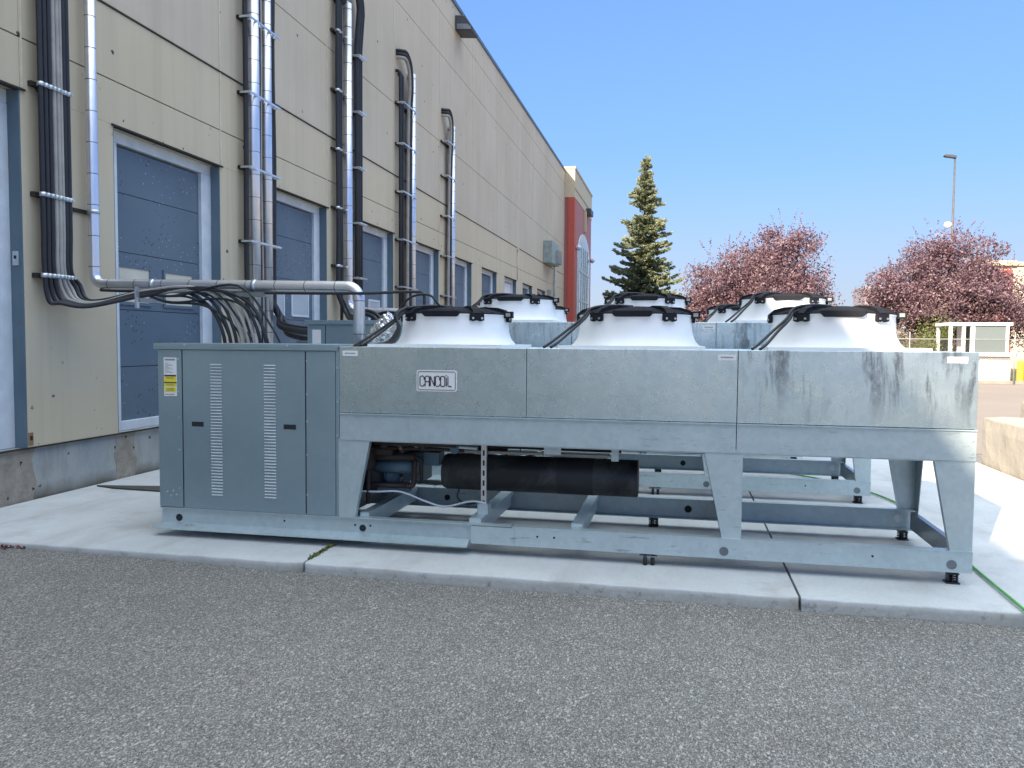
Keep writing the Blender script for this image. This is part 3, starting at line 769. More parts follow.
def leg(mb,x_out,x_in_top,x_in_bot,y,yin,z0,z1):
    """sheet-metal corner leg: tapered face plate plus tapered side flange"""
    s=1 if yin>y else -1
    mb.prism([(x_out,z0),(x_in_bot,z0),(x_in_top,z1),(x_out,z1)],1,y,y+s*.006)
    xs=(x_out,x_out+(.005 if x_in_top>x_out else -.005))
    mb.prism([(y+s*.006,z0),(y+s*.10,z0),(y+s*.21,z1),(y+s*.006,z1)],0,xs[0],xs[1])
    # folded lip on the slanted edge
    d=.005 if x_in_top<x_out else -.005
    n=mb.pts([(x_in_bot,y+s*.006,z0),(x_in_top,y+s*.006,z1),(x_in_top,y+s*.045,z1),(x_in_bot,y+s*.045,z0),(x_in_bot+d,y+s*.006,z0),(x_in_top+d,y+s*.006,z1),(x_in_top+d,y+s*.045,z1),(x_in_bot+d,y+s*.045,z0)])
    for q in ((0,1,2,3),(7,6,5,4),(0,4,5,1),(1,5,6,2),(2,6,7,3),(3,7,4,0)): mb.face([n+i for i in q])
def make_unit(label,dh,sign,front):
    u=thing('condenser_unit',UO,label,'condenser unit',GROUP)
    B=lambda mb,name,mats,par=None,bev=0: mb.build(name,mats,par or u,origin=UO,bevel=bev)
    zl=.87+dh; zb=1.075+dh; zt=1.558+dh
    # base rails
    for y,s in ((YF,1),(YR,-1)):
        mb=MB()
        if s==1:
            # left length: recessed web, toe flange in front ; right length: boxed channel
            mb.box(XL,-1.13,y+.03,y+.045,.155,.292); mb.prism([(XL-.03,.138),(-1.45,.138),(-1.45,.147),(XL-.03,.147)],1,y-.055,y+.03)
            mb.prism([(y-.055,.147),(y+.03,.147),(y+.03,.180)],0,XL+.02,-1.45)
            mb.box(-1.131,XR,y-.012,y,.168,.292); mb.box(-1.131,XR,y-.014,y+.06,.290,.298); mb.box(-1.131,XR,y-.012,y+.06,.160,.168)
            mb.box(XL,-1.14,y+.0,y+.07,.290,.297)
            mb.box(-1.43,-1.115,y-.018,y-.0125,.162,.287) if front else None; mb.box(-1.43,-1.132,y-.0124,y+.03,.165,.285) if front else None
        else:
            mb.box(XL,XR,y,y+.012,.158,.312); mb.box(XL,XR,y-.05,y+.014,.308,.315); mb.box(XL,XR,y-.06,y+.012,.15,.158)
        mb.m=1
        if s==1:
            for x,r in ((-3.79,.028),(-2.27,.026)): mb.cyl((x,y+.027,.215),r,.004,1,20)
            mb.m=2
            for x in (.32,1.72): mb.cyl((x,y-.016,.21),.03,.005,1,20)
            mb.m=1
            for x in (-2.9,-2.33,-2.21,-.95,-.83,1.25): mb.cyl((x,y+.027 if x<-1.13 else y-.0135,.235),.008,.003,1,8)
        else:
            mb.m=1
            for x,r in ((-1.98,.026),(.10,.03)): mb.cyl((x,y-.004,.225),r,.004,1,18)
            mb.m=3; mb.cyl((1.72,y-.005,.235),.032,.005,1,18)
        B(mb,'base_rail',[M['galv2'],M['hole'],M['plug'],M['screw']])
    # feet
    for x in (-3.7,-.18,1.74):
        for y in (YF+.02,YR-.08):
            if x==-.18 and y<6: 
                mb=MB(); mb.tube([(x-.02,y-.02,PZ),(x-.02,y-.02,.15)],.014,8); mb.tube([(x+.03,y-.01,PZ),(x+.03,y-.01,.15)],.014,8); mb.m=1; mb.box(x-.06,x+.06,y-.03,y+.06,.138,.148)
                B(mb,'foot',[M['black'],M['galvdark']]); continue
            if x==-3.7 and y<6: continue
            mb=MB(); mb.box(x-.035,x+.035,y-.01,y+.06,.140,.148); mb.box(x-.04,x+.04,y-.015,y+.065,PZ,PZ+.008)
            for dx in (-.022,.022):
                mb.tube([(x+dx+.014*math.cos(q*1.05),y+.022+.014*math.sin(q*1.05),PZ+.008+.0022*q) for q in range(28)],.0055,5)
            mb.box(x-.004,x+.004,y+.0,y+.05,PZ+.008,.140)
            B(mb,'foot',M['footm'])
    # cross members
    for x,w in ((-2.27,.07),(-1.42,.09),(-.68,.08),(.36,.06)):
        mb=MB(); mb.box(x-w/2,x+w/2,YF+.065,YR-.065,.285,.325); mb.box(x-w/2,x-w/2+.006,YF+.065,YR-.065,.17,.285); mb.box(x+w/2-.018,x+w/2-.012,YF+.065,YR-.065,.20,.285)
        B(mb,'cross_member',M['galv2'])
    mb=MB(); mb.box(XR-.045,XR-.033,YF+.062,YR-.052,.165,.300); mb.box(XR-.033,XR-.008,YF+.062,YR-.052,.288,.300)
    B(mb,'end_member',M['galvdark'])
    # legs
    for xo,xt,xb in ((XC-.005,-2.2,-2.32),(.43,.18,.305),(XR,1.60,1.71)):
        for y,yin in ((YF,YR),(YR,YF)):
            mb=MB(); leg(mb,xo,xt,xb,y,yin,.298,zl+.01); B(mb,'leg',M['galv2'])
    # lower band with returned edges, front, back and end
    for a,b in ((XC+.006,.382),(.387,XR)):
        mb=MB(); mb.box(a,b,YF-.004,YF+.006,zl,zb-.012); mb.box(a,b,YF-.004,YF+.05,zl-.004,zl+.002); mb.box(a,b,YF-.018,YF+.006,zb-.012,zb-.004)
        mb.m=1
        for z in (zl+.05,zl+.13): mb.cyl((a+.018,YF-.007,z),.008,.005,1,8); mb.cyl((b-.018,YF-.007,z),.008,.005,1,8)
        B(mb,'lower_band',[M['galv2'],M['screw']])
    mb=MB(); mb.box(XC,XR,YR-.006,YR+.004,zl,zb-.004); mb.box(XR-.008,XR,YF+.012,YR-.012,zl,zb-.004); B(mb,'lower_band',M['galv2'])
    # front panels
    for a,b in ((XC,X1),(X1,X2),(X2,XR)):
        mb=MB(); mb.box(a+.0015,b-.0015,YF,YF+.012,zb,zt); 
        B(mb,'front_panel',M['galv'],bev=.003)
    mb=MB(); mb.box(XC,XR,YR-.012,YR,zb,zt); B(mb,'rear_panel',M['galv'])
    mb=MB(); mb.box(XR-.012,XR,YF+.014,YR-.014,zb,zt); B(mb,'end_panel',M['galv'])
    mb=MB(); mb.box(XC+.01,XR-.014,YF+.014,YR-.014,zt-.012,zt); B(mb,'top_deck',M['galv2'])
    mb=MB(); mb.box(XC+.02,XR-.03,YF+.06,YR-.06,zl+.02,zl+.14); B(mb,'coil',M['coil'])
    mb=MB()
    for x in (XC+.03,X2-.13,XR-.185) : mb.box(x,x+.118,YF-.005,YF-.0005,zt-.068,zt-.030)
    mb.m=1
    for x in (XC+.03,X2-.13,XR-.185) : mb.box(x+.018,x+.10,YF-.006,YF-.005,zt-.053,zt-.044)
    B(mb,'small_label',[M['white'],M['greyink']])
    # control cabinet
    cz0=.298; cz1=1.538+dh; lv=0
    mb=MB(); mb.box(XL,XC-.03,YF+.014,YR,cz0,cz1); mb.box(XC-.03,XC-.002,YF+.004,YR,cz0,cz1)
    cab=B(mb,'control_cabinet',M['galvcab'],bev=.004)
    mb=MB(); mb.box(XL-.02,XC-.004,YF-.022,YR+.02,cz1+.004,cz1+.034); mb.box(XL-.02,XC-.004,YF-.022,YF-.018,cz1-.012,cz1+.004)
    B(mb,'lid',M['galvcab'],cab,bev=.003)
    Y=YF
    mb=MB(); mb.box(XL+.002,XL+.205,Y+.002,Y+.013,cz0+.005,cz1-.014); B(mb,'corner_panel',M['galvcab'],cab,bev=.002)
    mb=MB(); mb.box(XL+.216,XC-.272,Y,Y+.013,cz0+.002,cz1-.016)
    mb.m=1
    for x in (-3.60,-2.835):
        mb.box(x-.05,x+.05,Y-.003,Y+.001,.935,.972)
    mb.m=0
    B(mb,'cabinet_door',[M['galvcab'],M['hole']],cab,bev=.002)
    mb=MB(); mb.box(XC-.262,XC-.032,Y,Y+.013,cz0+.002,cz1-.016); B(mb,'side_panel',M['galvcab'],cab,bev=.002)
    for x in (-3.44,-2.995):
        mb=MB()
        for k in range(44):
            z=.405+k*.0232+dh*.5
            # pressed louvre: sloped hood with open underside
            mb.m=0; n=mb.pts([(x-.047,Y-.0002,z+.014),(x+.047,Y-.0002,z+.014),(x+.047,Y-.008,z+.005),(x-.047,Y-.008,z+.005),(x-.047,Y-.0002,z+.003),(x+.047,Y-.0002,z+.003)])
            mb.face([n+3,n+2,n+1,n]); mb.face([n,n+4,n+3]); mb.face([n+1,n+2,n+5])
            mb.m=1; mb.face([n+4,n+5,n+2,n+3])
        B(mb,'louvre',[M['louv'],M['galvdark']],cab)
    mb=MB()
    for x in (XL+.18,XC-.255):
        for z in (.45,.75,1.0,1.2,1.45): mb.cyl((x,Y-.006,z+dh*.4),.007,.008,1,8)
    for x,z in ((XL+.07,.42),(XL+.10,.39),(XL+.12,.43),(XL+.15,.40),(XC-.016,1.4+dh),(XC-.016,1.15+dh),(XC-.016,.9+dh)): mb.cyl((x,Y-.006,z),.007,.012,1,8)
    for x in (XL+.25,XC-.4): mb.cyl((x,Y-.027,cz1+.022),.007,.006,1,8)
    B(mb,'screw',M['screw'],cab)
    # dark seams between cabinet panels
    mb=MB(); mb.box(XL+.206,XL+.215,Y+.006,Y+.012,cz0+.01,cz1-.02); mb.box(XC-.271,XC-.263,Y+.006,Y+.012,cz0+.01,cz1-.02); B(mb,'panel_gap',M['hole'],cab)
    if front:
        # label stack: white rating plate, caution label, second yellow label
        y0=Y-.001; y1=Y+.0015; x0,x1=XL+.055,XL+.165
        mb=MB(); mb.box(x0,x1,y0,y1,1.165,1.462); 
        mb.m=1; mb.box(x0+.004,x1-.004,y0-.001,y0,1.285,1.325)
        mb.m=1; mb.box(x0+.002,x1-.002,y0-.001,y0,1.238,1.285); mb.box(x0+.006,x1-.006,y0-.001,y0,1.196,1.232)
        mb.m=2; mb.box(x0+.004,x1-.004,y0-.002,y0-.001,1.316,1.328); mb.box(x0,x1,y0-.002,y0-.001,1.264,1.273)
        for z in (1.255,1.247,1.222,1.213,1.205,1.306,1.298): mb.box(x0+.022,x1-.025,y0-.0016,y0-.001,z,z+.0025)
        mb.m=3; mb.box(x0+.01,x1-.012,y0-.001,y0,1.438,1.452); mb.box(x0+.01,x1-.02,y0-.001,y0,1.175,1.182)
        for k in range(9): mb.box(x0+.012,x1-.03-.02*(k%3),y0-.001,y0,1.345+.009*k,1.348+.009*k)
        B(mb,'warning_label',[M['white'],M['yellow_label'],M['ink'],M['greyink']],cab)
    else:
        mb=MB(); mb.box(XL+.06,XL+.16,Y-.0015,Y+.0015,zt-.25,zt-.09); mb.box(XC-.18,XC-.06,Y-.0015,Y-.0002,zt-.20,zt-.12); B(mb,'warning_label',M['white'],cab)
    if sign:
        x0,x1,z0,z1=-1.842,-1.542,1.243,1.395; xc=(x0+x1)/2
        def rr(a,b,c,d,r):
            P=[]
            for cx,cz,s in ((b-r,d-r,0),(a+r,d-r,90),(a+r,c+r,180),(b-r,c+r,270)):
                for i in range(5): P.append((cx+r*math.cos(R(s+22.5*i)),cz+r*math.sin(R(s+22.5*i))))
            return P
        mb=MB(); mb.prism(rr(x0,x1,z0,z1,.016),1,Y-.004,Y+.001); pl=B(mb,'sign_plate',M['white'])
        yl=Y-.0045; mb=MB()
        P=rr(x0+.011,x1-.011,z0+.011,z1-.011,.012); mb.tube([(x,yl,z) for x,z in P],.0024,5,closed=True)
        h=.072; b=z0+.037; w=.0068
        def st(pts): mb.tube([(xx,yl,zz) for xx,zz in pts],w/2+.0006,6)
        def rnd(x,wd,op=None):
            q=rr(x,x+wd,b,b+h,.010); return q
        x=x0+.026; wd=.031; pit=.0385
        # C
        def letC(x): 
            st([(x+wd,b+h*.62),(x+wd,b+h-.008),(x+wd-.008,b+h),(x+.008,b+h),(x,b+h-.008),(x,b+.008),(x+.008,b),(x+wd-.008,b),(x+wd,b+.008),(x+wd,b+h*.22)])
        letC(x)
        x+=pit; st([(x,b),(x,b+h-.008),(x+.008,b+h),(x+wd-.008,b+h),(x+wd,b+h-.008),(x+wd,b)]); st([(x,b+h*.45),(x+wd,b+h*.45)])
        x+=pit; st([(x,b),(x,b+h)]); st([(x,b+h),(x+wd,b)]); st([(x+wd,b),(x+wd,b+h)])
        x+=pit; letC(x)
        x+=pit; P=rr(x,x+wd,b,b+h,.010); mb.tube([(xx,yl,zz) for xx,zz in P],w/2+.0006,6,closed=True)
        x+=pit+.004; st([(x,b),(x,b+h*.86)]); st([(x,b+h*1.02),(x,b+h*1.14)])
        x+=.012; st([(x,b+h),(x,b+.006),(x+.006,b),(x+.026,b)])
        B(mb,'lettering',M['ink'],pl)
    for cx in (-1.73,-.325,1.075): fan(u,cx,zt,front)
    # receiver tank under the coil
    mb=MB(); r=.137; zc=.60; yc=5.93
    mb.lathe([(r*.0,-1.76),(r*.5,-1.765),(r*.93,-1.755),(r,-1.73),(r,-1.0),(r*1.006,-.995),(r,-.99),(r*1.0,-.28),(r*.95,-.275),(0,-.27)],(0,yc,zc),28,axis=0)
    tk=B(mb,'receiver_tank',M['tank'])
    mb=MB(); 
    for s_ in range(9): pass
    mb.lathe([(r*1.012,-.87),(r*1.012,-.60)],(0,yc,zc),28,axis=0)
    B(mb,'tape_patch',M['black'],tk)
    mb=MB(); mb.box(-1.425,-1.385,5.745,5.750,.325,zl+.02); mb.box(-1.425,-1.42,5.75,5.775,.325,zl+.02); mb.box(-1.39,-1.385,5.75,5.775,.325,zl+.02); mb.m=1
    for k in range(7): mb.box(-1.412,-1.398,5.7435,5.745,.38+k*.075,.42+k*.075)
    B(mb,'strut_post',[M['silver'],M['hole']])
    mb=MB(); mb.box(-1.44,-1.36,5.70,5.80,.325,.40); B(mb,'strut_foot',M['galv2'])
    mb=MB(); mb.box(-1.7,-.42,5.80,5.84,zl-.105-dh,zl-.088-dh); B(mb,'tank_strap',M['greyline'])
    mb=MB(); mb.box(-.92,-.80,5.55,5.56,zl-.06,zl+.02); mb.box(-.45,-.40,5.6,5.65,zl-.10,zl+.02); mb.tube([(-2.3,5.75,zl-.05),(-1.8,5.72,zl-.045),(-1.45,5.73,zl-.06)],.016,8); mb.tube([(-.38,5.7,zl-.03),(.2,5.7,zl-.03)],.01,8); B(mb,'pipe_clip',M['galv2'])
    # compressor group at the left of the opening
    mb=MB(); mb.cyl((-2.60,6.0,.56),.10,.42,0,24); mb.lathe([(.10,0),(.112,.01),(.112,.035),(.10,.045)],(-2.24,6.0,.56),24,axis=0); mb.lathe([(.10,0),(.085,.03),(0,.04)],(-2.18,6.0,.56),24,axis=0); mb.m=1
    mb.lathe([(.10,.31),(.15,.34),(.15,.72),(.12,.80),(0,.83)],(-2.35,6.2,.10),20); mb.box(-2.45,-2.28,5.9,6.3,.42,.47)
    mb.lathe([(.09,.62),(.10,.64),(.10,.86)],(-2.36,5.75,0),16,True,True)  # upright casting added to darken this end of the opening
    B(mb,'compressor',[M['motor'],M['brown']])
    mb=MB()
    mb.tube([(-2.42,5.78,.71),(-1.96,5.80,.715)],.03,12); mb.tube(spline([(-1.98,5.8,.715),(-1.92,5.8,.70),(-1.91,5.8,.62),(-1.91,5.82,.52)],5),.014,8)
    mb.tube([(-2.42,5.7,.80),(-1.55,5.72,.79)],.012,8); mb.tube([(-2.4,5.9,.82),(-.4,5.9,.81)],.022,8); mb.tube([(-2.4,6.1,.78),(-1.3,6.1,.76)],.02,8)
    mb.tube([(-2.42,5.64,.845),(-1.60,5.66,.84)],.022,10); mb.tube([(-2.40,5.78,.76),(-2.12,5.78,.76)],.042,12)
    mb.tube([(-2.30,5.70,.36),(-2.30,5.72,.86)],.018,8); mb.tube([(-2.36,5.74,.50),(-2.02,5.76,.50)],.02,8); mb.tube(spline([(-2.02,5.76,.50),(-1.97,5.77,.50),(-1.96,5.78,.56),(-1.96,5.8,.70)],4),.02,8)
    mb.tube([(-2.16,5.66,.80),(-2.16,5.66,.86)],.03,10); mb.tube([(-1.86,5.68,.79),(-1.86,5.68,.85)],.022,10)
    B(mb,'pipework',M['brown'])
    mb=MB(); mb.lathe([(.0,.42),(.10,.43),(.115,.47),(.115,.72),(.09,.80),(0,.82)],(-2.36,5.92,0),20); B(mb,'dark_fill_dome',M['black'])  # black dome added to darken the left of the opening
    mb=MB()
    for x,z in ((-2.33,.80),(-2.20,.845),(-2.02,.80),(-1.90,.82)): mb.cyl((x,5.645,z),.012,.02,1,8)
    B(mb,'brass_fitting',M['copper'])
    mb=MB(); mb.tube(spline([(-2.40,5.62,.86),(-2.41,5.62,.78),(-2.42,5.63,.70),(-2.40,5.66,.62)],5),.014,8); mb.tube([(-2.17,6.0,.53),(-1.95,5.98,.55)],.012,8); mb.tube([(-2.36,5.7,.6),(-2.36,5.72,.84)],.009,6)
    B(mb,'copper_pipe',M['copper'])
    mb=MB(); mb.box(-2.12,-1.95,5.98,6.2,.5,.72); mb.cyl((-2.3,5.85,.63),.05,.34,0,14); mb.box(-1.92,-1.80,5.9,6.05,.64,.74); mb.box(-2.3,-2.05,5.85,6.0,.42,.48)
    mb.cyl((-1.62,5.70,.80),.035,.03,1,14); mb.cyl((-2.05,5.70,.81),.02,.03,1,10)
    B(mb,'valve_block',M['motor'])
    mb=MB(); mb.tube(spline([(-2.45,5.68,.46),(-2.25,5.70,.455),(-2.05,5.72,.46),(-1.85,5.74,.39),(-1.7,5.74,.36),(-1.5,5.73,.41),(-1.38,5.74,.40)],8),.008,6); B(mb,'pale_cable',M['frame'])
    mb=MB(); mb.tube(spline([(-1.62,5.84,.48),(-1.62,5.80,.42),(-1.55,5.76,.385),(-1.46,5.74,.40)],6),.007,6); B(mb,'short_cable',M['black'])
    if front:
        mb=MB(); mb.box(XC+.02,XC+.03,YF+.2,YR-.02,.30,zl); B(mb,'dark_backing_sheet',M['galvdark'])  # dark sheet added behind the opening so the recess looks dark
    return u
u1=make_unit('nearest condenser unit, galvanised box on tapered legs with a rectangular maker sign on its front',0,True,True)
u2=make_unit('slightly taller galvanised condenser unit standing behind the nearest one',.25,False,False)
u2.location=(-1.08,8.60,PZ)
u3=copy_tree(u2); u3.location=(-1.32,11.2,PZ)
u3['label']='farthest condenser unit, only its white fan shroud showing between the nearer fans'
# foil wrapped fitting and cables on the deck of the nearest unit
ff=thing('foil_fitting',(-2.28,5.75,1.53),'crumpled silver foil fitting with black cables left of the nearest white fan shroud','pipe fitting')
mb=MB()
P=spline([(-2.42,6.1,1.55),(-2.35,6.05,1.64),(-2.27,6.0,1.71),(-2.20,6.0,1.78)],6)
mb.tube(P,[.075+.012*math.sin(i*2.1) for i in range(len(P))],14); mb.build('foil_wrap',M['foil'],ff)
mb=MB()
for i in range(3):
    mb.tube(spline([(-2.38+.02*i,5.52,1.50),(-2.33+.03*i,5.53,1.56+.01*i),(-2.2,5.6,1.575-.005*i),(-2.10+.02*i,5.62,1.60),(-2.04,5.64+.02*i,1.70),(-2.06-.01*i,5.68,1.80),(-2.0,5.75,1.86)],6),.010,6)
mb.tube(spline([(-2.12,5.8,1.80),(-2.0,5.8,1.93),(-1.85,5.8,1.95),(-1.76,5.8,1.86)],6),.009,6)
mb.build('cable',M['black'],ff)

# green hose on the pad
mb=MB()
mb.tube(spline([(2.1,4.2,.02),(1.97,4.86,.07),(1.955,4.96,.098),(1.99,5.94,.096),(2.05,7.0,.096),(2.08,7.9,.096),(1.98,8.55,.096),(1.72,9.2,.096),(1.2,9.75,.096),(.2,10.1,.096),(-1.5,10.3,.096)],10),.009,8)
tag(mb.build('garden_hose',M['green'],origin=(2,6,PZ)),'thin green hose lying across the pad past the right legs','hose')

# ------------------------------------------------------------------ concrete blocks on the right
def cblock(x0,x1,y0,y1,z1,label,seed):
    rr=random.Random(seed); mb=MB(); nx,ny,nz=4,10,4
    # rounded rough block: subdivided box with jitter
    def P(i,j,k):
        fx,fy,fz=i/nx,j/ny,k/nz
        x=x0+(x1-x0)*fx; y=y0+(y1-y0)*fy; z=-.01+(z1+.01)*fz
        e=(fx in(0,1))+(fy in(0,1))+(fz==1)
        if e>=2: 
            x+=(.5-fx)*.05; y+=(.5-fy)*.05; z-=.025*(fz==1)
        r2=random.Random(seed*99991+i*971+j*89+k*7)
        return (x+r2.uniform(-.008,.008),y+r2.uniform(-.008,.008),z+(r2.uniform(-.008,.008) if k else 0))
    idx={}
    for i in range(nx+1):
        for j in range(ny+1):
            for k in range(nz+1):
                if i in(0,nx) or j in(0,ny) or k in(0,nz): idx[i,j,k]=mb.pts([P(i,j,k)])
    def q(a,b,c,d): mb.face([idx[a],idx[b],idx[c],idx[d]])
    for j in range(ny):
        for k in range(nz):
            q((0,j,k),(0,j,k+1),(0,j+1,k+1),(0,j+1,k)); q((nx,j,k),(nx,j+1,k),(nx,j+1,k+1),(nx,j,k+1))
    for i in range(nx):
        for k in range(nz):
            q((i,0,k),(i+1,0,k),(i+1,0,k+1),(i,0,k+1)); q((i,ny,k),(i,ny,k+1),(i+1,ny,k+1),(i+1,ny,k))
    for i in range(nx):
        for j in range(ny): q((i,j,nz),(i+1,j,nz),(i+1,j+1,nz),(i,j+1,nz))
    o=mb.build('concrete_block',M['block'],origin=((x0+x1)/2,(y0+y1)/2,0),bevel=.02)
    tag(o,label,'concrete block','weathered concrete blocks right of the pad')
cblock(3.86,4.62,9.2,11.42,.70,'nearer weathered concrete block along the right edge of the pad',1)
cblock(4.75,5.5,10.4,12.6,.84,'second concrete block rising behind the nearer one on the right',2)

# ------------------------------------------------------------------ far right: fence, booth, bollard, lamp
fe=thing('chain_link_fence',(11,36.4,0),'chain link fence with pale posts and top rail in front of the purple trees','fence')
FY=36.4; fx=[-4.5+2.0*i for i in range(16)]
for x in fx:
    mb=MB(); mb.tube([(x,FY,-.05),(x,FY,2.12)],.026,8); mb.lathe([(.04,0),(.03,.03),(0,.045)],(x,FY,2.12),8); mb.build('fence_post',M['pole'],fe)
mb=MB(); mb.tube([(fx[0],FY,1.86),(fx[-1],FY,1.86)],.020,8); mb.build('top_rail',M['pole'],fe)
mb=MB(); H=1.86; L=fx[-1]-fx[0]; st=.11; n=int((L+H)/st)
for i in range(n):
    for s in (0,1):
        xa=fx[0]-H+i*st; xb=xa+H; za,zb=(.05,1.86)
        xs=[xa,xb]; zs=[za,zb] if s==0 else [zb,za]
        if xs[0]<fx[0]:
            f=(fx[0]-xs[0])/H; zs[0]=zs[0]+(zs[1]-zs[0])*f; xs[0]=fx[0]
        if xs[1]>fx[-1]:
            f=(fx[-1]-xs[0])/(xs[1]-xs[0]); zs[1]=zs[0]+(zs[1]-zs[0])*f; xs[1]=fx[-1]
        if xs[1]-xs[0]<.02: continue
        mb.bar((xs[0],FY+.03+.006*s,zs[0]),(xs[1],FY+.03+.006*s,zs[1]),.006,.006,(0,1,0))
mb.build('wire_mesh',M['darkpole'],fe)
bt=thing('guard_booth',(12.7,38.6,0),'white framed booth with large glass panes behind the chain link fence','booth')
bx0,bx1,by0,by1=11.5,13.9,38.0,39.8
mb=MB(); mb.box(12.2,bx1+.06,by0-.02,by1,-.02,1.02); mb.build('lower_wall',M['white'],bt,bevel=.02)
mb=MB(); mb.box(11.9,bx1+.28,by0-.12,by1+.05,1.14,1.30); mb.build('counter',M['white'],bt,bevel=.02)
mb=MB(); mb.box(12.25,bx1,by0,by1-.02,1.02,1.14); mb.build('recess_band',M['pole'],bt)
mb=MB()
for x in (bx0,12.03,12.36,bx1-.16):
    for y in (by0,by1-.12): mb.box(x,x+(.12 if x!=12.36 else .16),y,y+.12,-.02 if x<12.1 else 1.30,2.46)
mb.build('post',M['white'],bt)
mb=MB(); mb.box(bx0-.05,bx1+.08,by0-.06,by1+.06,2.46,2.60); mb.build('roof',M['white'],bt,bevel=.01)
mb=MB(); mb.box(12.52,bx1-.16,by0+.03,by0+.05,1.30,2.46); mb.box(12.52,bx1-.16,by1-.05,by1-.03,1.30,2.46); mb.box(bx1-.10,bx1-.08,by0+.12,by1-.12,1.30,2.46); mb.build('glass_pane',M['bglass'],bt)
mb=MB(); mb.lathe([(.14,-.02),(.14,.86),(.12,.93),(.07,.98),(0,1.0)],(14.2,37.6,0),20); 
tag(mb.build('bollard',M['yellow'],origin=(14.2,37.6,0)),'yellow bollard standing right of the white booth','bollard')
mb=MB(); mb.box(11.8,15.2,37.2,37.32,0,.13); tag(mb.build('kerb_strip',M['block']),kind='structure')
mb=MB(); n=mb.pts([(-60,40.4,.012),(120,40.4,.012),(120,75,.012),(-60,75,.012)]); mb.face([n,n+1,n+2,n+3]); tag(mb.build('grass',M['grass']),kind='structure')
mb=MB(); n=mb.pts([(14.6,38.2,.008),(40,38.2,.008),(40,40.4,.008),(14.6,40.4,.008)]); mb.face([n,n+1,n+2,n+3]); tag(mb.build('grass_verge',M['grass']),kind='structure')
lp=thing('street_lamp',(15.1,50,0),'tall slim street lamp rising above the right purple tree','street lamp')
mb=MB(); mb.tube([(15.1,50,-.05),(15.1,50,12.2)],[.09,.05],10); mb.build('pole',M['darkpole'],lp)
mb=MB(); mb.prism([(15.15,12.16),(15.15,12.30),(14.95,12.36),(14.55,12.40),(14.5,12.33),(14.6,12.26)],1,49.85,50.15); mb.build('lamp_head',M['lampbody'],lp,bevel=.02)
mb=MB(); mb.lathe([(0,-.2),(.16,-.14),(.22,0),(.16,.14),(0,.2)],(14.82,49.9,8.42),14); mb.bar((14.82,50,8.42),(15.1,50,8.42),.06,.06); mb.build('side_globe',M['white'],lp)

# far buildings
fb=thing('far_building',(25,64,0),'distant beige building with a red corner panel behind the right purple tree','building')
mb=MB(); mb.box(20.6,40,62.3,80,-.1,7.2); mb.build('wall',M['palewall'],fb)
mb=MB(); mb.box(20.6,22.7,62.0,62.299,.0,6.9); mb.build('red_panel',M['red'],fb)
mb=MB(); mb.box(20.4,22.9,61.95,63,7.2,7.55); mb.box(22.9,40.2,62.1,80.2,7.2,7.45); mb.build('parapet',M['cap'],fb)
mb=MB()
for x in (24,27,30,33): mb.box(x,x+1.6,62.25,62.299,1.2,3.4)
mb.build('window',M['glass'],fb)
fb=thing('far_block',(35,156,0),'pale block far off, seen between the two purple trees','building')
mb=MB(); mb.box(31.7,42,150,160,-.1,11.4); mb.build('wall',M['pinkwall'],fb)
mb=MB(); mb.box(31.6,42.1,149.9,160.1,11.4,11.8); mb.build('roof_cap',M['pinkwall'],fb)

# ------------------------------------------------------------------ trees
def spruce(x,y,h,rad,label,seed):
    rg=random.Random(seed)
    t=thing('spruce_tree',(x,y,0),label,'tree')
    mb=MB(); mb.tube([(x,y,-.05),(x+.02,y,h*.3),(x-.02,y,h*.65),(x,y,h*.98)],[.19,.14,.08,.015],9); mb.build('trunk',M['bark'],t)
    lm=MB(); br=MB(); z=.7
    while z<h-.1:
        f=1-z/h; Lw=(rad*1.55*f**.95+.10)
        nb=int(7+8*f)
        ph=rg.uniform(0,6.28)
        for k in range(nb):
            a=ph+6.283*k/nb+rg.uniform(-.25,.25); L=Lw*rg.uniform(.58,1.18)*(1.18 if rg.random()<.1 else 1)
            zz=z+rg.uniform(-.22,.22); drop=.24*L*rg.uniform(.6,1.3) if f>.25 else -.25*L
            ca,sa=math.cos(a),math.sin(a); C=[]
            for q in range(7):
                s=q/6; C.append(Vector((x+ca*L*s,y+sa*L*s,zz-drop*math.sin(s*2.2)*1.1+.10*L*s*s)))
            if L>.25: br.tube(C[:6],[.022*(1-s/7) for s in range(6)],4,cap=False)
            nn=int(50+190*L)
            for _ in range(nn):
                s=rg.random()**.62; i=min(5,int(s*6)); p=C[i].lerp(C[i+1],s*6-i)
                w=.30*L*(1-s)*.9+.05; off=rg.uniform(-w,w)
                p=p+Vector((-sa*off,ca*off,rg.gauss(-.035,.035)-abs(off)*.15)); 
                # small needle spray pointing outwards
                d=Vector((ca+rg.uniform(-.6,.6)-sa*off*2,sa+rg.uniform(-.6,.6)+ca*off*2,rg.uniform(-.45,.45))).normalized()
                sd=d.cross(Vector((rg.uniform(-1,1),rg.uniform(-1,1),rg.uniform(-1,1))))
                if sd.length<.05: continue
                sd.normalize(); ln=rg.uniform(.08,.17); wd=rg.uniform(.02,.042)
                n=lm.pts([p-d*ln*.5-sd*wd*.4,p-d*ln*.5+sd*wd*.4,p+d*ln*.6+sd*wd,p+d*ln*.6-sd*wd]); lm.face([n,n+1,n+2,n+3])
        z+=(.20+.08*f)*rg.uniform(.7,1.3)
    for _ in range(60): leaf_quad(lm,(x+rg.gauss(0,.03),y+rg.gauss(0,.03),h-.6+rg.random()*.75),.07,.02,rg)
    br.build('branches',M['bark'],t); lm.build('crown',M['needle'],t)
spruce(-1.95,45.2,11.85,2.05,'tall green spruce with a pointed top beside the red end of the warehouse',3)
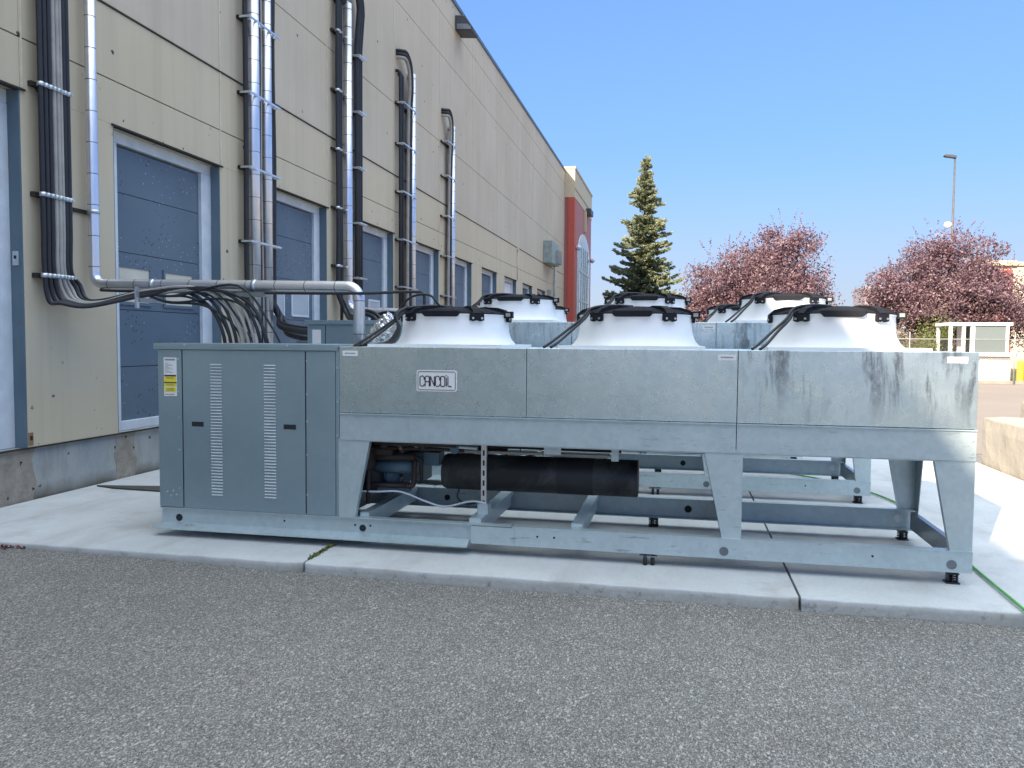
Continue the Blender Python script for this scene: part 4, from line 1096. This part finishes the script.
def purple(x,y,h,rad,label,seed,nleaf,lobes):
    rg=random.Random(seed)
    t=thing('purple_leaf_tree',(x,y,0),label,'tree','purple leaved trees behind the fence')
    wood=MB(); lm=MB(); twigs=[]
    def env(p):
        dx=(p.x-x)/rad; dy=(p.y-y)/rad; zz=(p.z-h*.50)/(h*.50)
        return dx*dx+dy*dy+ (zz*zz if zz>0 else (zz*zz*.8))
    def grow(p,d,L,r,lev):
        n=4; P=[p]; rr=[r]
        for i in range(n):
            d=(d+Vector((rg.gauss(0,.13),rg.gauss(0,.13),rg.gauss(.03,.10)))).normalized()
            p=p+d*(L/n); P.append(p); rr.append(r*(1-.5*(i+1)/n))
        wood.tube(P,rr,5 if lev<2 else 3,cap=False)
        if lev>=2: twigs.append(P)
        if lev==4 or (env(p)>1.05): return
        kk=3 if lev<3 else 2
        for k in range(kk+ (rg.random()<.5)):
            i=rg.choice((2,3,4,4)); ax=Vector((rg.gauss(0,1),rg.gauss(0,1),rg.gauss(0,.6)))
            nd=(d+ax*(.55 if lev<2 else .7)).normalized()
            if nd.z<-.25: nd.z*=-.3
            grow(P[i],nd,L*rg.uniform(.62,.85),rr[i]*.72,lev+1)
    ns=9
    for k in range(ns):
        a=6.283*k/ns+rg.uniform(-.3,.3); tilt=rg.uniform(.12,.95)
        d=Vector((math.cos(a)*tilt,math.sin(a)*tilt,1)).normalized()
        grow(Vector((x+.12*math.cos(a),y+.12*math.sin(a),.1 if k else 0)),d,h*.29,.085,0)
    wood.build('trunk',M['pbark'],t)
    W=[]
    for P in twigs:
        for a,b in zip(P[:-1],P[1:]): W.append((a,b))
    CL=[]
    while len(CL)<330:
        d=Vector((rg.gauss(0,1),rg.gauss(0,1),rg.gauss(.15,1)))
        d.normalize(); f=rg.uniform(.35,1.)**.6*(1+.10*math.sin(d.x*5+seed)+.08*math.sin(d.z*6+d.y*4))
        lx,lz,lr,lh=rg.choice(lobes)
        p=Vector((x+lx+d.x*lr*f,y+d.y*lr*f,lz+d.z*lh*f))
        if p.z<.9: continue
        CL.append((p,rg.uniform(.20,.42)))
        q=Vector((x+(p.x-x)*.25,y+(p.y-y)*.25,max(.6,p.z*.45)))
        br2=spline([q,q.lerp(p,.5)+Vector((rg.gauss(0,.15),rg.gauss(0,.15),-.1)),p],3); wood.tube(br2,[.035*(1-i/(len(br2)+1)) for i in range(len(br2))],3,cap=False)
    cnt=0
    while cnt<nleaf:
        if rg.random()<.3:
            a,b=rg.choice(W); q=a.lerp(b,rg.random()); s=.13
        else: q,s=rg.choice(CL)
        p=q+Vector((rg.gauss(0,s),rg.gauss(0,s),rg.gauss(0,s*.8)))
        e=min(((p.x-x-a)/(r_*1.12))**2+((p.y-y)/(r_*1.12))**2+((p.z-b)/(c_*1.1))**2 for a,b,r_,c_ in lobes)
        if p.z<.5 or e>1.25 or (e>1 and rg.random()<.6): continue
        leaf_quad(lm,p,rg.uniform(.05,.10),rg.uniform(.025,.05),rg); cnt+=1
    # shoots that stick out of the outline
    for _ in range(90):
        a=rg.uniform(0,6.283); el=rg.uniform(.05,1.45)
        d=Vector((math.cos(a)*math.cos(el),math.sin(a)*math.cos(el),math.sin(el)))
        lx,lz,lr,lh=rg.choice(lobes); p0=Vector((x+lx+d.x*lr*.9,y+d.y*lr*.9,lz+d.z*lh*.92)); L=rg.uniform(.4,1.2)
        d2=(d+Vector((rg.gauss(0,.3),rg.gauss(0,.3),.35+rg.gauss(0,.2)))).normalized()
        for i in range(int(26*L)):
            s=rg.random(); p=p0+d2*(s*L)+Vector((rg.gauss(0,.05),rg.gauss(0,.05),rg.gauss(0,.05)))*(1.2-s)
            leaf_quad(lm,p,rg.uniform(.035,.07),rg.uniform(.018,.034),rg)
    lm.build('crown',M['purple'],t)
purple(3.75,42.4,8.2,3.75,'left purple leaved tree, standing between spruce and street lamp',11,62000,[(-1.5,4.0,2.1,2.6),(1.6,4.6,2.0,3.2),(0,3.2,3.0,2.5),(-2.2,2.8,1.6,1.9),(2.2,3.0,1.7,2.2),(.5,4.4,2.0,2.5)])
purple(13.4,45.4,8.2,4.1,'right purple leaved tree, behind the white booth and below the street lamp',12,66000,[(0,4.5,2.4,3.3),(-2.2,3.6,1.9,2.3),(2.4,3.4,1.9,2.2),(0,3.0,3.6,2.2),(.9,4.2,2.3,3.0)])
def bush(x,y,h,r,label,seed):
    rg=random.Random(seed); t=thing('bush',(x,y,0),label,'bush','yellow green bushes behind the fence'); lm=MB(); w=MB()
    for k in range(7):
        a=rg.uniform(0,6.28); p=Vector((x+r*.6*math.cos(a),y+r*.6*math.sin(a),h*rg.uniform(.6,.95))); w.tube([(x,y,0),tuple((Vector((x,y,0)).lerp(p,.6))+Vector((0,0,.1))),tuple(p)],[.03,.02,.008],4)
        for _ in range(420):
            q=p+Vector((rg.gauss(0,r*.33),rg.gauss(0,r*.33),rg.gauss(-.15,h*.22)))
            if q.z>.05: leaf_quad(lm,q,rg.uniform(.03,.07),rg.uniform(.015,.035),rg)
    w.build('stems',M['bark'],t); lm.build('foliage',M['bush'],t)
bush(9.2,39.0,2.2,.6,'yellow green bush behind the fence, just right of the nearest unit fan',21)
bush(10.6,39.4,1.7,.8,'low olive bush behind the fence beside the white booth',22)
bush(11.9,41.5,2.3,.7,'green bush seen through the open side of the white booth',23)

# ------------------------------------------------------------------ sun, sky, camera
SKY_LM=1.9; FILL_VEIL=4.9
sx,sy,sz=.80,1.88,-1.0
sd=Vector((sx,sy,sz)).normalized()
el=math.asin(-sd.z); az=math.atan2(-sd.x,-sd.y)      # compass-like, clockwise from +Y
sun=bpy.data.lights.new('sun','SUN'); sun.energy=3.4; sun.angle=R(.53); sun.color=(1,.83,.63)
so=bpy.data.objects.new('sun',sun); COL.objects.link(so); so.rotation_euler=sd.to_track_quat('-Z','Y').to_euler(); so.location=(-20,-40,40)
w=bpy.data.worlds.new('World'); S.world=w; w.use_nodes=True
tx=w.node_tree.nodes.new('ShaderNodeTexSky'); tx.sky_type='NISHITA'; tx.sun_disc=False
tx.sun_elevation=el; tx.sun_rotation=az%(2*math.pi); tx.air_density=1.0; tx.dust_density=1.4; tx.ozone_density=2.5; tx.altitude=1000
wn=w.node_tree; bg=wn.nodes['Background']; bg.inputs[1].default_value=.15
# even out the sky: the horizon glow is held back so that zenith and horizon differ as little as in hazy summer air
bw=wn.nodes.new('ShaderNodeRGBToBW'); wn.links.new(tx.outputs[0],bw.inputs[0])
m1=wn.nodes.new('ShaderNodeMath'); m1.operation='MULTIPLY_ADD'; wn.links.new(bw.outputs[0],m1.inputs[0]); m1.inputs[1].default_value=1/SKY_LM; m1.inputs[2].default_value=1.
m2=wn.nodes.new('ShaderNodeMath'); m2.operation='DIVIDE'; m2.inputs[0].default_value=1.; wn.links.new(m1.outputs[0],m2.inputs[1])
vm=wn.nodes.new('ShaderNodeVectorMath'); vm.operation='SCALE'; wn.links.new(tx.outputs[0],vm.inputs[0]); wn.links.new(m2.outputs[0],vm.inputs['Scale'])
hs=wn.nodes.new('ShaderNodeHueSaturation'); hs.inputs['Saturation'].default_value=1.04; vt=wn.nodes.new('ShaderNodeVectorMath'); vt.operation='MULTIPLY'; vt.inputs[1].default_value=(.85,.91,1.13); wn.links.new(vm.outputs[0],vt.inputs[0]); wn.links.new(vt.outputs[0],hs.inputs['Color'])
# bright veil added high overhead, out of view, to lift the shade, clear blue below about 30 degrees
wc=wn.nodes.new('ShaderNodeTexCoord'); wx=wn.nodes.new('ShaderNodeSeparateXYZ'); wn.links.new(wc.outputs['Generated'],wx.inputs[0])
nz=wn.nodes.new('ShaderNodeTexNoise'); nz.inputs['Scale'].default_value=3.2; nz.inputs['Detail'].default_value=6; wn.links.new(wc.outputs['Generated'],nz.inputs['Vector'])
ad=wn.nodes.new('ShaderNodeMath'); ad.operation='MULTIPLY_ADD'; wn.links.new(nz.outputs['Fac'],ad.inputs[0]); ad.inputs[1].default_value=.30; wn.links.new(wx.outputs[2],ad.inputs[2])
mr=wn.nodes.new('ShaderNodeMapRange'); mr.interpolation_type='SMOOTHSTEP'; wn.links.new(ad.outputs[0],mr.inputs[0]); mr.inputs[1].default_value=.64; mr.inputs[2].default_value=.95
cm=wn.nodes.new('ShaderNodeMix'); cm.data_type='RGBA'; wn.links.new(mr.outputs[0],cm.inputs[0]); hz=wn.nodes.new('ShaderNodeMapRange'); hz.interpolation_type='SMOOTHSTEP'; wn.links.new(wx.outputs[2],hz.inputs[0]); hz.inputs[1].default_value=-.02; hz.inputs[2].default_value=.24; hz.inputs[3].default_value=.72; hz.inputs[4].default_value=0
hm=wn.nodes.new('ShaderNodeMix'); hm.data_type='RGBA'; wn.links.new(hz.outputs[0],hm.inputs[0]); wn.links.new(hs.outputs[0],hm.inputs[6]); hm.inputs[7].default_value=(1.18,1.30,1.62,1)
wn.links.new(hm.outputs[2],cm.inputs[6]); cm.inputs[7].default_value=(FILL_VEIL*.90,FILL_VEIL*1.01,FILL_VEIL*1.08,1)
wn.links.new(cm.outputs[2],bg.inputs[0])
th=R(11.75); p=R(3.0); r=R(.44)
F=Vector((-math.sin(th)*math.cos(p),math.cos(th)*math.cos(p),-math.sin(p)))
R0=Vector((math.cos(th),math.sin(th),0)); U0=R0.cross(F)
Rv=R0*math.cos(r)+U0*math.sin(r); Uv=U0*math.cos(r)-R0*math.sin(r)
cam=bpy.data.cameras.new('camera'); cam.sensor_width=36; cam.lens=800*36/1024; cam.clip_end=5000; cam.clip_start=.05
co=bpy.data.objects.new('camera',cam); COL.objects.link(co)
mt=Matrix((Rv,Uv,-F)).transposed().to_4x4(); mt.translation=(0,0,1.6); co.matrix_world=mt
S.camera=co
S.view_settings.view_transform='Standard'; S.view_settings.look='None'; S.view_settings.gamma=1; S.view_settings.use_curve_mapping=False
S.view_settings.exposure=1.83
S.render.engine='CYCLES'; S.cycles.use_denoising=True; S.cycles.max_bounces=8
